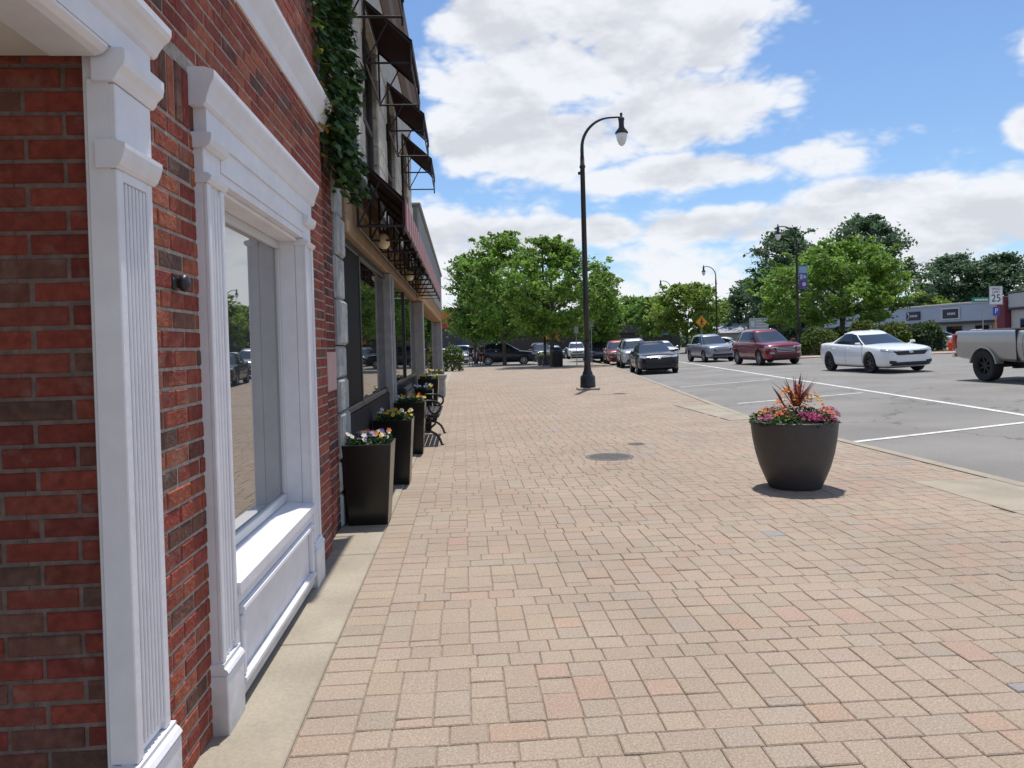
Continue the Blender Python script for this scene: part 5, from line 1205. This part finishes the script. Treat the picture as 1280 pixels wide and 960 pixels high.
post_sign('parking_sign', 'thin grey sign post just right of the nearest lamp post', 'sign', 739.5, 48.5, 400, smallplate(.3, .45), r=.025, group='thin sign posts on the pavement')
def board(o, zt):
    m = MB(); m.bbox(-.1, 1.7, -.06, -.035, zt-1.0, zt, .01); pl = m.build('board', mat('board_grey', (.42, .46, .5), .6), o)
    m = MB()
    for k in range(3): m.box(.55, 1.5, -.064, -.0605, zt-.3-k*.25, zt-.2-k*.25)
    m.box(.05, .4, -.064, -.0605, zt-.75, zt-.25); m.build('lettering', SW, pl)
    m = MB(); m.tube([(1.65, 0, 0), (1.65, 0, zt)], .05, 6); m.build('post', BLACK, o)
post_sign('notice_board', 'pale grey board on posts behind the dark red crossover', 'sign', 938, 66, 398, board, BLACK, .05)
# hydrant
p = at(1188, 432.5); hy = empty('fire_hydrant', (p.x, 42.5, gz(p.x, 42.5)+.12), 0, 'red orange fire hydrant beyond the pickup tail', 'hydrant')
hx = on_y(1188, 430, 42.5).x; hy.location.x = hx; HM = mat('hydrant_red', (.55, .06, .02), .5)
m = MB(); m.smooth = True; m.lathe([(.17, 0), (.17, .04), (.11, .06), (.11, .42), (.15, .44), (.15, .48), (.12, .52), (.09, .60), (.03, .64), (0, .70)], n=16); m.build('barrel', HM, hy)
for s in (1, -1): m = MB(); m.tube([(0, 0, .33), (s*.2, 0, .33)], .055, 10); m.tube([(s*.19, 0, .33), (s*.23, 0, .33)], .07, 6); m.build('nozzle', HM, hy)
m = MB(); m.tube([(0, 0, .28), (0, -.2, .28)], .07, 10); m.build('nozzle', HM, hy)
# litter bin
p = at(697, 458.5); lbn = empty('litter_bin', p, 0, 'tall black litter bin beside the tree trunk on the pavement', 'litter bin')
m = MB(); m.smooth = True; m.lathe([(.29, 0), (.31, .06), (.33, .9), (.345, .92), (.345, .96)], n=24); m.build('drum', BLACK, lbn)
m = MB()
for k in range(24): a = k*math.pi/12; m.tube([(.325*math.cos(a), .325*math.sin(a), .05), (.345*math.cos(a), .345*math.sin(a), .9)], .012, 4)
m.build('slats', BLACK, lbn)
m = MB(); m.smooth = True; m.lathe([(.35, .965), (.36, 1.0), (.33, 1.1), (.22, 1.2), (.2, 1.21)], n=24); m.build('lid', BLACK, lbn)
# two dark pots in the shade further back
for px, lab in ((676, 'small dark tapered pot in the shade left of the bin'), (684.5, 'small dark pot just behind the tree trunk by the bin')):
    x = on_y(px, 430, 50.2).x; o = empty('tapered_pot', (x, 50.2, .0), 0, lab, 'pot', 'small pots in the shade')
    m = MB(); m.smooth = True; m.lathe([(.22, 0), (.3, .4), (.34, .62), (.35, .66), (.31, .66), (.30, .6)], n=20, cap=False); m.build('shell', PLANTER, o)
    pts = rng.normal(size=(200, 3))*np.array((.14, .14, .07))+np.array((0, 0, .7)); leaf_mesh('foliage', pts, .05, hue(200, MG), o)
# covers in the pavement
for px, py, r_, lab in ((762, 571, .30, 'larger round iron cover set in the brick pavement'), (795, 555, .12, 'small round iron cover in the brick pavement behind the larger one'), (770, 493, .0, None)):
    if not lab: continue
    p = at(px, py); m = MB(); m.lathe([(r_, -.02), (r_, .003), (r_-.012, .006), (r_-.02, .004), (0, .004)], (p.x, p.y, 0), 36, cap=False)
    for k in range(-4, 5):
        w = math.sqrt(max(0, (r_*.82)**2-(k*r_*.2)**2))
        if w > .03: m.bbox(p.x-w, p.x+w, p.y+k*r_*.2-.006, p.y+k*r_*.2+.006, .003, .008, .002)
    o = m.build('utility_cover', IRON); tag(o, lab, 'cover', 'iron covers in the pavement')
# paper notice on the brick strip
p0, p1 = on_x(408, 440, -.995), on_x(417, 487, -.995); m = MB(); m.bbox(-.997, -.99, p0.y, p1.y+.12, p1.z, p0.z, .002)
tag(m.build('notice_plate', mat('pink_notice', (.46, .30, .28), .7, var=.08)), 'small pinkish notice plate on the dark brick strip next to the stone pier', 'notice')

# ------------------------------------------------------------------ walkers and dog
def skin_mesh(name, verts, edges, radii, m, parent, sub=1, root=0):
    me = bpy.data.meshes.new(name); me.from_pydata(verts, edges, []); o = link(name, me)
    sk = o.modifiers.new('skin', 'SKIN'); sk.use_smooth_shade = True
    for i, v in enumerate(me.skin_vertices[0].data): v.radius = (radii[i], radii[i]) if not isinstance(radii[i], tuple) else radii[i]; v.use_root = (i == root)
    s = o.modifiers.new('sub', 'SUBSURF'); s.levels = s.render_levels = sub
    me2 = evaluated(o); o.modifiers.clear(); o.data = me2; me2.materials.clear(); me2.materials.append(m); o.parent = parent
    for p in me2.polygons: p.use_smooth = True
    return o
def person(label, x, y, h, step, top, bottom, hair, seed, lead=False):
    o = empty('person', (x, y, gz(x, y)), R(180 if seed % 2 else 0), label, 'person', 'people walking at the end of the pavement'); k = h/1.75
    s = step
    J = dict(pel=(0, 0, .95), sp=(0, .01, 1.15), ch=(0, 0, 1.35), nk=(0, .0, 1.50), hd0=(0, -.01, 1.58), hd=(0, -.02, 1.68),
             hl=(-.09, 0, .90), kl=(-.10, -.10*s, .50), al=(-.10, .02*s, .09), tl=(-.11, -.14+.02*s, .03), hr=(.09, 0, .90), kr=(.10, .06*s, .50), ar=(.10, .26*s, .13), tr=(.11, .13+.1*s, .03),
             sl=(-.18, 0, 1.41), el=(-.25, .06, 1.14), wl=(-.26, -.02, .90), fl=(-.26, -.04, .82), sr=(.18, 0, 1.41), er=(.25, -.02, 1.14), wr=(.25, -.14, .93), fr=(.25, -.18, .86))
    nm = list(J); V = [tuple(c*k for c in J[n]) for n in nm]
    E = [('pel', 'sp'), ('sp', 'ch'), ('ch', 'nk'), ('nk', 'hd0'), ('hd0', 'hd'), ('pel', 'hl'), ('hl', 'kl'), ('kl', 'al'), ('al', 'tl'), ('pel', 'hr'), ('hr', 'kr'), ('kr', 'ar'), ('ar', 'tr'), ('ch', 'sl'), ('sl', 'el'), ('el', 'wl'), ('wl', 'fl'), ('ch', 'sr'), ('sr', 'er'), ('er', 'wr'), ('wr', 'fr')]
    RD = dict(pel=.13, sp=.12, ch=.14, nk=.055, hd0=.075, hd=.095, hl=.085, kl=.055, al=.038, tl=.035, hr=.085, kr=.055, ar=.038, tr=.035, sl=.055, el=.04, wl=.028, fl=.035, sr=.055, er=.04, wr=.028, fr=.035)
    body = skin_mesh('body', V, [(nm.index(a), nm.index(b)) for a, b in E], [RD[n]*k for n in nm], SKIN, o)
    f = MB(); f.smooth = True                              # nose, ears and five fingers joined into the same body mesh
    hx, hy_, hz = (c*k for c in J['hd']); f.tube([(hx, hy_-.085*k, hz+.01*k), (hx, hy_-.115*k, hz-.015*k)], [.01*k, .014*k], 6)
    for sx_ in (1, -1): f.tube([(hx+sx_*.085*k, hy_, hz+.02*k), (hx+sx_*.10*k, hy_+.01*k, hz-.02*k)], .018*k, 6)
    for nme, sx_ in (('fl', -1), ('fr', 1)):
        hx, hy_, hz = (c*k for c in J[nme])
        for i in range(4): f.tube([(hx, hy_+(-.03+.02*i)*k, hz), (hx+sx_*.005*k, hy_+(-.035+.02*i)*k, hz-.05*k), (hx-sx_*.012*k, hy_+(-.04+.02*i)*k, hz-(.085-.006*abs(i-1.4))*k)], [.011*k, .010*k, .008*k], 6)
        f.tube([(hx, hy_-.03*k, hz+.02*k), (hx-sx_*.01*k, hy_-.065*k, hz-.02*k), (hx-sx_*.012*k, hy_-.07*k, hz-.045*k)], [.012*k, .011*k, .009*k], 6)
    bm = bmesh.new(); bm.from_mesh(body.data); vs = [bm.verts.new(p) for p in f.v]
    for q in f.f:
        ff = bm.faces.new([vs[i] for i in q]); ff.smooth = True
    bm.to_mesh(body.data); bm.free()
    e = MB(); e.smooth = True; hx, hy_, hz = (c*k for c in J['hd'])
    for sx_ in (1, -1): e.lathe([(0, -.012*k), (.012*k, 0), (0, .012*k)], (hx+sx_*.034*k, hy_-.088*k, hz+.02*k), 8, cap=False)
    e.build('eyes', SK, body)
    def cloth(name, names, edges, grow, m):
        VV = [tuple(c*k for c in (J[n] if isinstance(n, str) else n[0])) for n in names]; RR = [(RD[n]*grow if isinstance(n, str) else n[1])*k for n in names]
        return skin_mesh(name, VV, edges, RR, m, o)
    cloth('shirt', ['pel', 'sp', 'ch', ((0, 0, 1.46), .075), 'sl', ((-.215, .03, 1.26), .06), 'sr', ((.215, -.01, 1.26), .06)], [(0, 1), (1, 2), (2, 3), (2, 4), (4, 5), (2, 6), (6, 7)], 1.14, top)
    mid = lambda a, b: tuple((a[i]+b[i])/2*1. for i in range(3))
    cloth('shorts', [((0, 0, .97), .14), ((-.09, 0, .88), .105), (mid(J['hl'], J['kl']), .095), ((.09, 0, .88), .105), (mid(J['hr'], J['kr']), .095)], [(0, 1), (1, 2), (0, 3), (3, 4)], 1, bottom)
    hx, hy_, hz = J['hd']; skin_mesh('hair', [tuple(c*k for c in p) for p in ((hx, hy_+.02, hz+.035), (hx, hy_+.045, hz-.03), (hx, hy_+.05, hz-.10 if hair else hz-.06))], [(0, 1), (1, 2)], [.098*k, .085*k, .05*k], mat('dark_hair', (.02, .014, .01), .6), o)
    for a, b in (('al', 'tl'), ('ar', 'tr')): skin_mesh('shoe', [tuple(c*k for c in p) for p in ((J[a][0], J[a][1]+.03, J[b][2]+.015), (J[b][0], J[b][1]-.03, J[b][2]+.005))], [(0, 1)], [.05*k, .04*k], DPLAST, o)
    return o
DS = mat('dark_shirt', (.018, .018, .024), .85); DT = mat('dark_shorts', (.022, .022, .028), .85); DT2 = mat('dark_olive_top', (.03, .032, .022), .85)
pp = on_y(588, 430, 57); person('person in dark clothes walking alone, left of the small dog', pp.x, 57, 1.74, 1, DS, DT, False, 1)
pp2 = on_y(601.5, 430, 57); person('person in dark clothes with bare legs, right of the small dog', pp2.x, 57.2, 1.76, -.8, DT2, DT, True, 3)
dx = on_y(594.5, 430, 57).x; dg_ = empty('dog', (dx, 56.6, gz(dx, 56.6)), R(20), 'small dark dog walking between the two people', 'dog')
DV = [(0, .22, .36), (0, .05, .35), (0, -.16, .37), (0, -.25, .47), (0, -.30, .55), (0, -.40, .53), (-.07, -.17, .28), (-.07, -.15, .17), (-.07, -.17, .02), (.07, -.17, .28), (.07, -.19, .17), (.07, -.21, .02), (-.07, .22, .28), (-.07, .17, .20), (-.07, .26, .11), (-.07, .23, .02), (.07, .22, .28), (.07, .15, .20), (.07, .23, .11), (.07, .20, .02), (0, .30, .42), (0, .37, .55), (-.05, -.28, .62), (.05, -.28, .62)]
DE = [(0, 1), (1, 2), (2, 3), (3, 4), (4, 5), (2, 6), (6, 7), (7, 8), (2, 9), (9, 10), (10, 11), (0, 12), (12, 13), (13, 14), (14, 15), (0, 16), (16, 17), (17, 18), (18, 19), (0, 20), (20, 21), (4, 22), (4, 23)]
DR = [.085, .095, .11, .07, .075, .03, .045, .028, .024, .045, .028, .024, .055, .035, .022, .024, .055, .035, .022, .024, .025, .014, .018, .018]
skin_mesh('body', DV, DE, DR, mat('dark_fur', (.03, .022, .018), .9, var=.3, vscale=30), dg_)
